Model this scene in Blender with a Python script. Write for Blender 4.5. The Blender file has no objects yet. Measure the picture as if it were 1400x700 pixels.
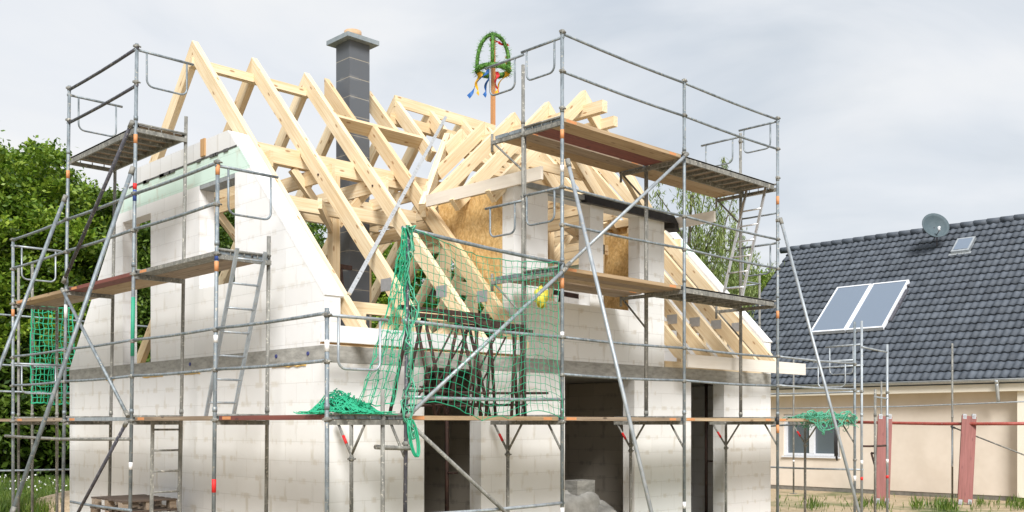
import bpy, math, random
import numpy as np
from mathutils import Vector as V, Matrix
random.seed(7); rng = np.random.default_rng(7)
R = math.radians
S = bpy.context.scene
col = S.collection
# world frame: origin = near corner of the shell, X along the eaves wall, Y along the gable wall
CX, CY, CZ = -7.04, -10.50, 1.97
F, PX, HY = 1377.0, 700.0, 580.0
AU, BU = 0.7145, 0.6997
def from_cam(px, d, z=0.0):
    xc = (px-PX)/F*d
    return V((AU*xc+BU*d+CX, -BU*xc+AU*d+CY, z))
def ray(px, py):
    a = from_cam(px, 1.0, CZ+(HY-py)/F)
    return V((CX, CY, CZ)), a-V((CX, CY, CZ))
def hit(px, py, p0, n):
    o, d = ray(px, py)
    t = (V(p0)-o).dot(V(n))/d.dot(V(n))
    return o+d*t

# ------------------------------------------------------------------ materials
def newmat(name):
    m = bpy.data.materials.new(name); m.use_nodes = True
    nt = m.node_tree; b = nt.nodes['Principled BSDF']
    return m, nt, b
def N(nt, t, **k):
    n = nt.nodes.new(t)
    for a, v in k.items():
        if a in n.inputs.keys(): n.inputs[a].default_value = v
        else: setattr(n, a, v)
    return n
def lk(nt, a, b): nt.links.new(a, b)
def ramp(nt, src, stops):
    r = nt.nodes.new('ShaderNodeValToRGB'); e = r.color_ramp.elements
    while len(e) < len(stops): e.new(0.5)
    for i, (p, c) in enumerate(stops):
        e[i].position = p; e[i].color = (*c, 1) if len(c) == 3 else c
    lk(nt, src, r.inputs[0]); return r
def mixc(nt, f, a, b, mode='MIX'):
    m = nt.nodes.new('ShaderNodeMix'); m.data_type = 'RGBA'; m.blend_type = mode
    for i, v in ((0, f), (6, a), (7, b)):
        if hasattr(v, 'links'): lk(nt, v, m.inputs[i])
        elif i == 0: m.inputs[0].default_value = v
        else: m.inputs[i].default_value = (*v, 1)
    return m.outputs[2]
def coords(nt, kind='Position', scale=(1, 1, 1)):
    if kind == 'Position': s = nt.nodes.new('ShaderNodeNewGeometry').outputs['Position']
    else: s = nt.nodes.new('ShaderNodeTexCoord').outputs[kind]
    mp = nt.nodes.new('ShaderNodeMapping'); mp.inputs['Scale'].default_value = scale
    lk(nt, s, mp.inputs[0]); return mp.outputs[0]
def bump(nt, b, h, strength=0.3, dist=0.01):
    n = nt.nodes.new('ShaderNodeBump'); n.inputs['Strength'].default_value = strength
    n.inputs['Distance'].default_value = dist; lk(nt, h, n.inputs['Height']); lk(nt, n.outputs[0], b.inputs['Normal'])
def simple(name, c1, c2, rough=.6, metal=0., nscale=8, scale=(1, 1, 1), bs=.2, kind='Position', lo=.35, hi=.65, detail=6):
    m, nt, b = newmat(name)
    n = N(nt, 'ShaderNodeTexNoise', Scale=nscale, Detail=detail, Roughness=.65)
    lk(nt, coords(nt, kind, scale), n.inputs['Vector'])
    r = ramp(nt, n.outputs[0], [(lo, c1), (hi, c2)])
    lk(nt, r.outputs[0], b.inputs['Base Color'])
    b.inputs['Roughness'].default_value = rough; b.inputs['Metallic'].default_value = metal
    if bs: bump(nt, b, n.outputs[0], bs, .01)
    return m

def block_mat(name, base, mortar, bw=.62, rh=.25, ms=.0045, smear=.5, rough=.85, bumpd=.004, tint=(.56, .51, .43)):
    m, nt, b = newmat(name)
    g = nt.nodes.new('ShaderNodeNewGeometry'); sp = nt.nodes.new('ShaderNodeSeparateXYZ'); lk(nt, g.outputs['Position'], sp.inputs[0])
    ad = N(nt, 'ShaderNodeMath', operation='SUBTRACT'); lk(nt, sp.outputs[0], ad.inputs[0]); lk(nt, sp.outputs[1], ad.inputs[1])
    cb = nt.nodes.new('ShaderNodeCombineXYZ'); lk(nt, ad.outputs[0], cb.inputs[0]); lk(nt, sp.outputs[2], cb.inputs[1])
    wob = N(nt, 'ShaderNodeTexNoise', Scale=1.3, Detail=2); lk(nt, cb.outputs[0], wob.inputs['Vector'])
    vm = N(nt, 'ShaderNodeVectorMath', operation='MULTIPLY_ADD'); lk(nt, wob.outputs['Color'], vm.inputs[0])
    vm.inputs[1].default_value = (.02, .008, 0); lk(nt, cb.outputs[0], vm.inputs[2])
    br = nt.nodes.new('ShaderNodeTexBrick')
    br.offset = .42; br.squash = 1; lk(nt, vm.outputs[0], br.inputs['Vector'])
    for k, v in (('Scale', 1), ('Mortar Size', ms), ('Mortar Smooth', .3), ('Brick Width', bw), ('Row Height', rh), ('Bias', -.2)): br.inputs[k].default_value = v
    c1 = tuple(x for x in base); c2 = tuple(x*.93 for x in base)
    br.inputs['Color1'].default_value = (*c1, 1); br.inputs['Color2'].default_value = (*c2, 1); br.inputs['Mortar'].default_value = (*mortar, 1)
    # adhesive smears: wide brick joints masked by stretched noise
    br2 = nt.nodes.new('ShaderNodeTexBrick'); br2.offset = .42; lk(nt, vm.outputs[0], br2.inputs['Vector'])
    for k, v in (('Scale', 1), ('Mortar Size', .05), ('Mortar Smooth', .6), ('Brick Width', bw), ('Row Height', rh)): br2.inputs[k].default_value = v
    mp = nt.nodes.new('ShaderNodeMapping'); mp.inputs['Scale'].default_value = (5.5, 1.7, 1); lk(nt, cb.outputs[0], mp.inputs[0])
    n1 = N(nt, 'ShaderNodeTexNoise', Scale=1.0, Detail=5, Roughness=.6); lk(nt, mp.outputs[0], n1.inputs['Vector'])
    r1 = ramp(nt, n1.outputs[0], [(.5, (0, 0, 0)), (.6, (1, 1, 1))])
    mm = N(nt, 'ShaderNodeMath', operation='MULTIPLY'); lk(nt, r1.outputs[0], mm.inputs[0]); lk(nt, br2.outputs['Fac'], mm.inputs[1])
    m3 = N(nt, 'ShaderNodeMath', operation='MULTIPLY'); lk(nt, mm.outputs[0], m3.inputs[0]); m3.inputs[1].default_value = smear
    c = mixc(nt, m3.outputs[0], br.outputs['Color'], tint)
    n2 = N(nt, 'ShaderNodeTexNoise', Scale=.9, Detail=7, Roughness=.7); lk(nt, g.outputs['Position'], n2.inputs['Vector'])
    r2 = ramp(nt, n2.outputs[0], [(.3, (.96, .955, .945)), (.62, (1, 1, 1))])
    c = mixc(nt, 1.0, c, r2.outputs[0], 'MULTIPLY')
    lk(nt, c, b.inputs['Base Color']); b.inputs['Roughness'].default_value = rough
    inv = N(nt, 'ShaderNodeMath', operation='SUBTRACT'); inv.inputs[0].default_value = 1; lk(nt, br.outputs['Fac'], inv.inputs[1])
    bump(nt, b, inv.outputs[0], .5, bumpd)
    return m
M = {}
M['block'] = block_mat('aerated_block', (.82, .82, .825), (.68, .68, .68), smear=.3)
M['blocklow'] = block_mat('aerated_block_smeared', (.84, .835, .825), (.71, .70, .68), smear=.65, tint=(.66, .62, .55))
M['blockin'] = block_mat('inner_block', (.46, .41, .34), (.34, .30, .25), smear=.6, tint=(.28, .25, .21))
M['blockgrey'] = block_mat('grey_white_block', (.68, .68, .68), (.45, .45, .44), bw=.36, rh=20, smear=.2)
M['mint'] = block_mat('mint_block', (.62, .78, .71), (.5, .66, .58), smear=.35)
M['blockdorm'] = block_mat('block_course', (.83, .835, .83), (.66, .66, .65))
M['chimblock'] = block_mat('chimney_block', (.10, .11, .125), (.32, .29, .24), bw=3.0, rh=.33, ms=.007, smear=.25, tint=(.3, .3, .3), bumpd=.006)
M['chimblock'].node_tree.nodes['Principled BSDF'].inputs['Roughness'].default_value = .6
M['concrete'] = simple('ring_beam_concrete', (.25, .245, .225), (.42, .41, .38), .9, nscale=5, scale=(1, 1, 3))
M['mortar'] = simple('dark_joint', (.05, .05, .05), (.12, .12, .12), .9)
M['capconc'] = simple('cap_concrete', (.20, .235, .26), (.28, .32, .345), .7)
M['clay'] = simple('flue_clay', (.45, .30, .18), (.55, .38, .24), .8)
M['slab'] = simple('slab_concrete', (.22, .21, .20), (.34, .33, .31), .9, nscale=3)

def wood(name, c1, c2, axis='auto', ring=28, rough=.6, knots=True, grain=.5, kc=(.32, .16, .06)):
    m, nt, b = newmat(name)
    tc = nt.nodes.new('ShaderNodeTexCoord'); uv = tc.outputs['UV']
    mp = nt.nodes.new('ShaderNodeMapping'); mp.inputs['Scale'].default_value = (1.2, ring, 1); lk(nt, uv, mp.inputs[0])
    n = N(nt, 'ShaderNodeTexNoise', Scale=1.0, Detail=6, Roughness=.6, Distortion=.6); lk(nt, mp.outputs[0], n.inputs['Vector'])
    r = ramp(nt, n.outputs[0], [(.32, c2), (.62, c1)])
    mp2 = nt.nodes.new('ShaderNodeMapping'); mp2.inputs['Scale'].default_value = (.7, 2, 1); lk(nt, uv, mp2.inputs[0])
    n2 = N(nt, 'ShaderNodeTexNoise', Scale=1.0, Detail=3); lk(nt, mp2.outputs[0], n2.inputs['Vector'])
    r2 = ramp(nt, n2.outputs[0], [(.3, (.86, .82, .76)), (.65, (1, 1, 1))])
    c = mixc(nt, 1.0, r.outputs[0], r2.outputs[0], 'MULTIPLY')
    if knots:
        mp3 = nt.nodes.new('ShaderNodeMapping'); mp3.inputs['Scale'].default_value = (1.5, 4.5, 1); lk(nt, uv, mp3.inputs[0])
        vo = N(nt, 'ShaderNodeTexVoronoi', Scale=1.0); vo.voronoi_dimensions = '2D'; lk(nt, mp3.outputs[0], vo.inputs['Vector'])
        r3 = ramp(nt, vo.outputs['Distance'], [(.045, (.8, .8, .8)), (.085, (0, 0, 0))])
        c = mixc(nt, r3.outputs[0], c, kc)
    oi = nt.nodes.new('ShaderNodeObjectInfo')
    r4 = ramp(nt, oi.outputs['Random'], [(0, (.84, .78, .70)), (.5, (.97, .95, .92)), (1, (1, 1, 1))])
    c = mixc(nt, 1.0, c, r4.outputs[0], 'MULTIPLY')
    lk(nt, c, b.inputs['Base Color']); b.inputs['Roughness'].default_value = rough
    bump(nt, b, n.outputs[0], .25, .004)
    return m
M['pine'] = wood('pine', (.86, .74, .54), (.70, .53, .31), ring=36)
M['pinedark'] = wood('pine_planed', (.62, .40, .20), (.50, .30, .13))
M['whitewood'] = wood('white_primed_board', (.86, .84, .80), (.80, .77, .73), knots=False)
M['plank'] = wood('weathered_plank', (.40, .33, .26), (.22, .17, .13), ring=40, rough=.85, kc=(.1, .07, .05))
M['plank2'] = wood('tan_plank', (.52, .41, .28), (.36, .26, .16), ring=40, rough=.85, kc=(.14, .09, .05))
M['plankdark'] = wood('dark_wet_plank', (.13, .10, .08), (.07, .05, .04), ring=40, rough=.85, kc=(.04, .03, .02))
M['redplank'] = wood('red_stained_plank', (.24, .075, .06), (.15, .05, .045), ring=30, rough=.7, kc=(.08, .03, .03))
M['redboard'] = wood('red_board', (.29, .11, .10), (.20, .07, .062), ring=26, rough=.6, kc=(.16, .05, .05))
M['polewood'] = wood('pole_wood', (.60, .30, .13), (.46, .21, .08), ring=20)

# OSB
m, nt, b = newmat('osb'); vo = N(nt, 'ShaderNodeTexVoronoi', Scale=1.0); mp = coords(nt, 'Position', (30, 30, 14)); lk(nt, mp, vo.inputs['Vector'])
n = N(nt, 'ShaderNodeTexNoise', Scale=9, Detail=6, Distortion=2.5); lk(nt, coords(nt), n.inputs['Vector'])
r = ramp(nt, vo.outputs['Color'], [(0, (.58, .36, .13)), (.55, (.70, .47, .20)), (1, (.78, .56, .28))])
r2 = ramp(nt, n.outputs[0], [(.35, (.72, .66, .58)), (.6, (1, 1, 1))])
lk(nt, mixc(nt, 1.0, r.outputs[0], r2.outputs[0], 'MULTIPLY'), b.inputs['Base Color']); b.inputs['Roughness'].default_value = .55; M['osb'] = m

def steel(name, c1, c2, metal=.55, rough=.45, dirt=(.30, .27, .22)):
    m, nt, b = newmat(name)
    n = N(nt, 'ShaderNodeTexNoise', Scale=14, Detail=6, Roughness=.7); lk(nt, coords(nt, 'Position', (1, 1, .35)), n.inputs['Vector'])
    r = ramp(nt, n.outputs[0], [(.35, c1), (.62, c2)])
    n2 = N(nt, 'ShaderNodeTexNoise', Scale=30, Detail=4); lk(nt, coords(nt), n2.inputs['Vector'])
    r2 = ramp(nt, n2.outputs[0], [(.60, (0, 0, 0)), (.68, (1, 1, 1))])
    lk(nt, mixc(nt, r2.outputs[0], r.outputs[0], dirt), b.inputs['Base Color'])
    oi = nt.nodes.new('ShaderNodeObjectInfo')
    b.inputs['Roughness'].default_value = rough; b.inputs['Metallic'].default_value = metal
    return m
M['galv'] = steel('galvanised_steel', (.13, .155, .17), (.28, .32, .35), metal=.35, rough=.55, dirt=(.40, .38, .33))
M['galvold'] = steel('mortar_splashed_steel', (.13, .13, .12), (.28, .275, .25), metal=.2, rough=.75, dirt=(.48, .46, .40))
M['galvlight'] = steel('new_galvanised_steel', (.27, .30, .33), (.42, .46, .49), metal=.4, rough=.5, dirt=(.45, .43, .39))
M['alu'] = steel('aluminium', (.55, .56, .57), (.70, .71, .72), metal=.7, rough=.38)
M['darksteel'] = steel('painted_dark_tube', (.045, .045, .06), (.10, .10, .12), metal=.2, rough=.55, dirt=(.35, .33, .3))
M['rust'] = steel('rusty_brown_steel', (.035, .02, .017), (.085, .045, .036), metal=.25, rough=.7, dirt=(.15, .08, .05))
M['redpipe'] = steel('red_painted_pipe', (.28, .05, .04), (.36, .08, .06), metal=.1, rough=.5, dirt=(.3, .2, .18))
def flat(name, c, rough=.6, metal=0): return simple(name, tuple(x*.88 for x in c), c, rough, metal, nscale=20, bs=.05)
M['orange'] = flat('orange_mark', (.62, .27, .11)); M['redtape'] = flat('red_tape', (.7, .02, .02)); M['whitetape'] = flat('white_sticker', (.8, .8, .8))
M['bluetape'] = flat('blue_mark', (.04, .08, .3)); M['greentape'] = flat('green_mark', (.03, .32, .2))
M['net'] = flat('green_net_cord', (.02, .40, .21), .6); M['netpale'] = flat('pale_green_net_cord', (.10, .42, .27), .6)
M['felt'] = simple('bitumen_felt', (.012, .012, .014), (.03, .03, .034), .5); M['greyfelt'] = simple('grey_felt', (.22, .24, .25), (.34, .36, .37), .6)
M['plate'] = flat('nail_plate', (.42, .43, .45), .45, .4)
M['insul'] = flat('white_insulation', (.82, .82, .82), .8)

# ------------------------------------------------------------------ mesh builder
class MB:
    def __init__(s): s.v = []; s.f = []; s.m = []; s.uv = []; s.sm = []
    def face(s, idx, mi=0, uv=None, smooth=False):
        s.f.append(idx); s.m.append(mi); s.uv.append(uv if uv else [(0, 0)]*len(idx)); s.sm.append(smooth)
    def hexa(s, P, mi=0, uvs=None):   # 8 points: bottom 4, top 4 ; u-length along edge 0->1
        b = len(s.v); s.v += [tuple(p) for p in P]
        off = random.random()*40
        P = [V(p) for p in P]
        dirL = (P[1]-P[0]); L = dirL.length; dl = dirL.normalized() if L else V((1, 0, 0))
        for k, q in enumerate(((0, 3, 2, 1), (4, 5, 6, 7), (0, 1, 5, 4), (1, 2, 6, 5), (2, 3, 7, 6), (3, 0, 4, 7))):
            c = P[q[0]]; uv = []
            for i in q:
                d = P[i]-c; a = d.dot(dl); e = (d-dl*a); sg = 1
                uv.append((off+a+(c-P[0]).dot(dl), off*1.7+k*.37+e.length*sg))
            s.face([b+i for i in q], mi, uv)
        return s
    def box(s, x0, y0, z0, x1, y1, z1, mi=0):
        if (x1-x0) >= (y1-y0) and (x1-x0) >= (z1-z0): P = [(x0, y0, z0), (x1, y0, z0), (x1, y1, z0), (x0, y1, z0)]
        elif (y1-y0) >= (z1-z0): return s.hexa([(x1, y0, z0), (x1, y1, z0), (x0, y1, z0), (x0, y0, z0), (x1, y0, z1), (x1, y1, z1), (x0, y1, z1), (x0, y0, z1)], mi)
        else: return s.hexa([(x0, y0, z0), (x0, y0, z1), (x0, y1, z1), (x0, y1, z0), (x1, y0, z0), (x1, y0, z1), (x1, y1, z1), (x1, y1, z0)], mi) if False else s._vbox(x0, y0, z0, x1, y1, z1, mi)
        return s.hexa(P+[(p[0], p[1], z1) for p in P], mi)
    def _vbox(s, x0, y0, z0, x1, y1, z1, mi):
        return s.hexa([(x0, y0, z0), (x0, y0, z1), (x1, y0, z1), (x1, y0, z0), (x0, y1, z0), (x0, y1, z1), (x1, y1, z1), (x1, y1, z0)][::1], mi)
    def beam(s, p, q, w, h, up=(0, 0, 1), mi=0, ecut=0):
        p = V(p); q = V(q); d = (q-p).normalized(); up = V(up)
        sd = d.cross(up).normalized(); u = sd.cross(d).normalized()
        a = sd*(w/2); c = u*(h/2)
        return s.hexa([p-a-c, q-a-c, q+a-c, p+a-c, p-a+c, q-a+c, q+a+c, p+a+c], mi)
    def tube(s, p, q, r, n=8, mi=0, r2=None, caps=True):
        return s.path([p, q], r, n, mi, caps, r2)
    def path(s, pts, r, n=8, mi=0, caps=True, r2=None, closed=False):
        pts = [V(p) for p in pts]; b = len(s.v); K = len(pts); prev = None
        for i, p in enumerate(pts):
            if closed: d = pts[(i+1) % K]-pts[i-1]
            else: d = pts[min(i+1, K-1)]-pts[max(i-1, 0)]
            if d.length < 1e-9: d = V((0, 0, 1))
            d.normalize()
            if prev is None:
                a = d.cross(V((0, 0, 1)) if abs(d.z) < .9 else V((1, 0, 0))).normalized()
            else:
                a = prev-d*prev.dot(d); a = a.normalized() if a.length > 1e-6 else d.orthogonal().normalized()
            prev = a; c = d.cross(a)
            rr = r if r2 is None else r+(r2-r)*i/(K-1)
            for k in range(n):
                t = 2*math.pi*k/n; s.v.append(tuple(p+(a*math.cos(t)+c*math.sin(t))*rr))
        for i in range(K if closed else K-1):
            j = (i+1) % K
            for k in range(n):
                k2 = (k+1) % n; s.face([b+i*n+k, b+i*n+k2, b+j*n+k2, b+j*n+k], mi, None, True)
        if caps and not closed:
            s.face([b+k for k in range(n)][::-1], mi); s.face([b+(K-1)*n+k for k in range(n)], mi)
        return s
    def prism(s, poly, axis, a0, a1, mi=0):  # poly = list of 2D (CCW any), extruded along axis
        b = len(s.v); n = len(poly)
        def P(u, w, a): return {'x': (a, u, w), 'y': (u, a, w), 'z': (u, w, a)}[axis]
        for a in (a0, a1): s.v += [P(u, w, a) for u, w in poly]
        s.face(list(range(b, b+n)), mi, [(p[0], p[1]) for p in poly]); s.face(list(range(b+2*n-1, b+n-1, -1)), mi, [(p[0], p[1]) for p in poly[::-1]])
        acc = 0
        for i in range(n):
            j = (i+1) % n; l = math.dist(poly[i], poly[j])
            s.face([b+i, b+n+i, b+n+j, b+j], mi, [(acc, 0), (acc, abs(a1-a0)), (acc+l, abs(a1-a0)), (acc+l, 0)]); acc += l
        return s
    def sphere(s, c, rx, ry=None, rz=None, nu=10, nv=6, mi=0, jit=0):
        ry = ry or rx; rz = rz or rx; b = len(s.v)
        for j in range(nv+1):
            ph = math.pi*j/nv
            for i in range(nu):
                t = 2*math.pi*i/nu; k = 1+random.uniform(-jit, jit)
                s.v.append((c[0]+rx*k*math.sin(ph)*math.cos(t), c[1]+ry*k*math.sin(ph)*math.sin(t), c[2]+rz*k*math.cos(ph)))
        for j in range(nv):
            for i in range(nu):
                s.face([b+j*nu+i, b+(j+1)*nu+i, b+(j+1)*nu+(i+1) % nu, b+j*nu+(i+1) % nu], mi, None, True)
        return s
    def build(s, name, mats, parent=None, loc=None):
        me = bpy.data.meshes.new(name); me.from_pydata(s.v, [], s.f)
        for m in (mats if isinstance(mats, (list, tuple)) else [mats]): me.materials.append(M[m] if isinstance(m, str) else m)
        me.polygons.foreach_set('material_index', s.m); me.polygons.foreach_set('use_smooth', s.sm)
        ul = me.uv_layers.new(name='UVMap'); flatuv = [c for f in s.uv for p in f for c in p]; ul.data.foreach_set('uv', flatuv)
        me.update()
        import bmesh
        bm = bmesh.new(); bm.from_mesh(me); bmesh.ops.recalc_face_normals(bm, faces=bm.faces); bm.to_mesh(me); bm.free()
        o = bpy.data.objects.new(name, me); col.objects.link(o)
        if parent: o.parent = parent
        if parent: o.matrix_parent_inverse = Matrix.Translation(-world_loc(parent))
        return o
def world_loc(o):
    l = V(o.location)
    return l
def tag(o, label=None, cat=None, group=None, kind=None):
    for k, v in (('label', label), ('category', cat), ('group', group), ('kind', kind)):
        if v: o[k] = v
    return o
def empty(name, loc, label, cat, group=None):
    o = bpy.data.objects.new(name, None); o.empty_display_size = .2; col.objects.link(o); o.location = loc
    return tag(o, label, cat, group)
def copy_tree(o, parent=None):
    c = o.copy(); col.objects.link(c)
    if parent: c.parent = parent
    for ch in [x for x in bpy.data.objects if x.parent == o]: copy_tree(ch, c)
    return c

# ------------------------------------------------------------------ camera / world / sun
cam = bpy.data.cameras.new('camera'); co = bpy.data.objects.new('camera', cam); col.objects.link(co)
co.location = (CX, CY, CZ); co.rotation_euler = (R(90), 0, -math.atan2(BU, AU))
cam.lens = F/1400*36; cam.sensor_width = 36; cam.shift_y = (HY-350)/1400; cam.clip_end = 3000; cam.clip_start = .1
S.camera = co
S.view_settings.view_transform = 'Standard'; S.view_settings.look = 'None'; S.view_settings.exposure = 0.95; S.view_settings.gamma = 1
SUN_EL, SUN_AZ = R(42), R(205)       # azimuth: direction towards the sun, measured from +X ccw
sd = V((math.cos(SUN_EL)*math.cos(SUN_AZ), math.cos(SUN_EL)*math.sin(SUN_AZ), math.sin(SUN_EL)))
SUN_AZ = math.atan2(-.80, -.60); sd = V((math.cos(SUN_EL)*math.cos(SUN_AZ), math.cos(SUN_EL)*math.sin(SUN_AZ), math.sin(SUN_EL)))
sl = bpy.data.lights.new('sun', 'SUN'); sl.energy = 2.5; sl.angle = R(22); sl.color = (1, .982, .955)
so = bpy.data.objects.new('sun', sl); col.objects.link(so); so.rotation_euler = (-sd).to_track_quat('-Z', 'Y').to_euler(); so.location = sd*30
w = bpy.data.worlds.new('World'); S.world = w; w.use_nodes = True; nt = w.node_tree
bg = nt.nodes['Background']; bg.inputs[1].default_value = .1
sky = nt.nodes.new('ShaderNodeTexSky'); sky.sky_type = 'NISHITA'; sky.sun_disc = False; sky.sun_elevation = SUN_EL
sky.sun_rotation = math.pi/2-SUN_AZ; sky.dust_density = 3
tc = nt.nodes.new('ShaderNodeTexCoord'); mp = nt.nodes.new('ShaderNodeMapping'); mp.inputs['Scale'].default_value = (1, 1, 2.6); mp.inputs['Location'].default_value = (.35, .2, .1)
lk(nt, tc.outputs['Generated'], mp.inputs[0])
n1 = N(nt, 'ShaderNodeTexNoise', Scale=2.3, Detail=6, Roughness=.52, Distortion=.45); lk(nt, mp.outputs[0], n1.inputs['Vector'])
cl = ramp(nt, n1.outputs[0], [(.36, (.43, .465, .505)), (.45, (.505, .53, .56)), (.53, (.565, .58, .60)), (.64, (.61, .615, .62))])
sc = N(nt, 'ShaderNodeVectorMath', operation='SCALE'); lk(nt, cl.outputs[0], sc.inputs[0]); sc.inputs['Scale'].default_value = 7.9
n2 = N(nt, 'ShaderNodeTexNoise', Scale=2.6, Detail=4, Roughness=.5); lk(nt, mp.outputs[0], n2.inputs['Vector'])
f2 = ramp(nt, n2.outputs[0], [(.35, (.88, .88, .88)), (.6, (.99, .99, .99))])
mx = nt.nodes.new('ShaderNodeMix'); mx.data_type = 'RGBA'; lk(nt, f2.outputs[0], mx.inputs[0]); lk(nt, sky.outputs[0], mx.inputs[6]); lk(nt, sc.outputs[0], mx.inputs[7])
lk(nt, mx.outputs[2], bg.inputs[0])

# ------------------------------------------------------------------ ground
m, nt, b = newmat('site_ground')
n = N(nt, 'ShaderNodeTexNoise', Scale=.22, Detail=8, Roughness=.65); lk(nt, coords(nt), n.inputs['Vector'])
nn = N(nt, 'ShaderNodeTexNoise', Scale=6, Detail=8, Roughness=.7); lk(nt, coords(nt), nn.inputs['Vector'])
sand = ramp(nt, nn.outputs[0], [(.3, (.30, .22, .13)), (.7, (.52, .42, .28))])
grs = ramp(nt, nn.outputs[0], [(.3, (.05, .08, .02)), (.7, (.13, .17, .05))])
g = nt.nodes.new('ShaderNodeNewGeometry'); sp = nt.nodes.new('ShaderNodeSeparateXYZ'); lk(nt, g.outputs['Position'], sp.inputs[0])
msk = ramp(nt, n.outputs[0], [(.52, (0, 0, 0)), (.6, (1, 1, 1))])
# grass meadow beyond the site (Y > 11), earth near the shell
mr = N(nt, 'ShaderNodeMapRange'); lk(nt, sp.outputs[1], mr.inputs[0]); mr.inputs[1].default_value = 10; mr.inputs[2].default_value = 13
mxx = N(nt, 'ShaderNodeMath', operation='MAXIMUM'); lk(nt, msk.outputs[0], mxx.inputs[0]); lk(nt, mr.outputs[0], mxx.inputs[1])
lk(nt, mixc(nt, mxx.outputs[0], sand.outputs[0], grs.outputs[0]), b.inputs['Base Color']); b.inputs['Roughness'].default_value = .95
bump(nt, b, nn.outputs[0], .6, .05); M['ground'] = m
mb = MB(); mb.v = [(-900, -900, 0), (900, -900, 0), (900, 900, 0), (-900, 900, 0)]; mb.face([0, 1, 2, 3]); tag(mb.build('ground', 'ground'), kind='structure')

# ================================================================== THE SHELL
H = empty('unfinished_house', (0, 0, 0), 'unfinished white block house with open timber roof frame, in the centre of the site', 'house')
L, W, T = 10.3, 8.14, .24
ZB0, ZB1 = 2.74, 2.95
def walls(name, spec, mat='block', parent=H):
    for b_ in spec: o = MB().box(*b_).build(name, mat, parent)
    return o
# ground floor eaves wall with three openings
ops = [(1.59, 2.63), (4.38, 6.08), (7.67, 8.70)]
xs = [0]+[v for o_ in ops for v in o_]+[L]
sp_ = [(xs[i], 0, 0, xs[i+1], T, ZB0) for i in range(0, len(xs), 2)]
walls('eaves_wall', sp_, 'blocklow')
walls('gable_wall', [(0, T+.002, 0, T, W-T-.002, ZB0)], 'blocklow')
walls('rear_wall', [(0, W-T, 0, L-.8, W, ZB0)])
walls('end_wall', [(L-T, T+.002, 0, L, W-T-.002, ZB0)])
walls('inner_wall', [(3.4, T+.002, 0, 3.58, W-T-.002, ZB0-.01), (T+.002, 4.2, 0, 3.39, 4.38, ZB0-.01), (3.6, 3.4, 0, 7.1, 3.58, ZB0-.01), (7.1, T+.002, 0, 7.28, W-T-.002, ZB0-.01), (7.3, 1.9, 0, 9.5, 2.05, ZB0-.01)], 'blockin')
MB().box(T, T, -.1, L-T, W-T, .02).build('floor_slab', 'slab', H)
MB().box(T+.003, T+.003, ZB0, L-T-.003, W-T-.003, ZB1-.02).build('ceiling_slab', 'slab', H)
rb = MB()
rb.box(-.004, -.004, ZB0+.001, L+.004, T, ZB1); rb.box(-.004, W-T, ZB0+.001, L+.004, W+.004, ZB1)
rb.box(-.004, T, ZB0+.001, T, W-T, ZB1); rb.box(L-T, T, ZB0+.001, L+.004, W-T, ZB1)
rb.build('ring_beam', 'concrete', H)
# yellow foam beads under the ring beam
M['foam'] = flat('pu_foam', (.75, .48, .14))
for y0, y1 in ((.4, 1.2), (3.2, 3.9), (4.4, 5.1), (6.2, 6.5)):
    p = [V((-.008, y0+(y1-y0)*i/8, ZB0-.012-random.random()*.02)) for i in range(9)]; MB().path(p, .010, 6).build('foam_seam', 'foam', H)

# little blue caps in the ring beam
M['bluecap'] = flat('blue_cap', (.05, .06, .22))
for y in (.35, 1.1, 3.5): MB().tube((-.004, y, 2.86), (-.016, y, 2.86), .026, 8).build('anchor_cap', 'bluecap', H)

SL = 1.072
def zo(y):  # outer surface of the main roof timbers
    return 7.9-SL*abs(4.07-y)
# upper gable wall (front): openings at y 4.83-5.87 and 2.19-3.22
def gable(x0, x1, name, full=False):
    mb = MB()
    a = lambda z: (z-3.55)/1.067      # near slope y at height z
    c = lambda z: 8.14-(z-2.97)/1.186 # far slope y at height z
    def slab(z0, z1, holes=(), mi=0, top=None):
        segs = []; near = [(a(z0) if z0 > 3.55 else 0), (a(z1) if z1 > 3.55 else 0)]; far = [c(z0), c(z1)]
        cur0, cur1 = near
        for h0, h1 in holes:
            segs.append(((cur0, z0), (h0, z0), (h0, z1), (cur1, z1))); cur0 = cur1 = h1
        segs.append(((cur0, z0), (far[0], z0), (far[1], z1), (cur1, z1)))
        for s_ in segs: mb.prism(list(s_), 'x', x0, x1, mi)
    if not full:
        slab(ZB1, 3.55, [(4.83, 5.87)]); slab(3.55, 3.95, [(4.83, 5.87)]); slab(3.95, 5.30, [(2.19, 3.22), (4.83, 5.87)])
        slab(5.30, 5.46, [(2.19, 3.22)])
        mb2 = MB(); t = mb; 
    else:
        slab(ZB1, 3.55); slab(3.55, 3.95); slab(3.95, 5.1, [(3.4, 4.6)]); slab(5.1, 5.46)
    o = mb.build(name, 'block', H)
    m2 = MB(); m2.prism([(a(5.46), 5.461), (c(5.46), 5.461), (c(5.82), 5.82), (a(5.82), 5.82)], 'x', x0+.001, x1-.001); m2.build('mint_block_course', 'mint', H)
    m3 = MB(); m3.prism([(a(5.84)-.01, 5.8205), (c(5.84)-.1, 5.8205), (c(5.84)-.1, 5.842), (a(5.84)-.01, 5.842)], 'x', x0-.008, x1+.004)
    for k in range(14):
        y = random.uniform(a(5.9)+.1, c(5.9)-.3); m3.box(x0-.016, y, 5.80, x0, y+random.uniform(.05, .2), 5.843)
    m3.build('mortar_joint', 'mortar', H)
    m4 = MB()
    n_ = 10; ya, yb = a(6.02), c(6.1)-.18
    m4.prism([(a(5.845), 5.843), (yb, 5.843), (yb, 6.095), (a(6.095), 6.095)], 'x', x0-.004, x1)
    m4.build('top_block_course', 'blockgrey', H)
    return o
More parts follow.
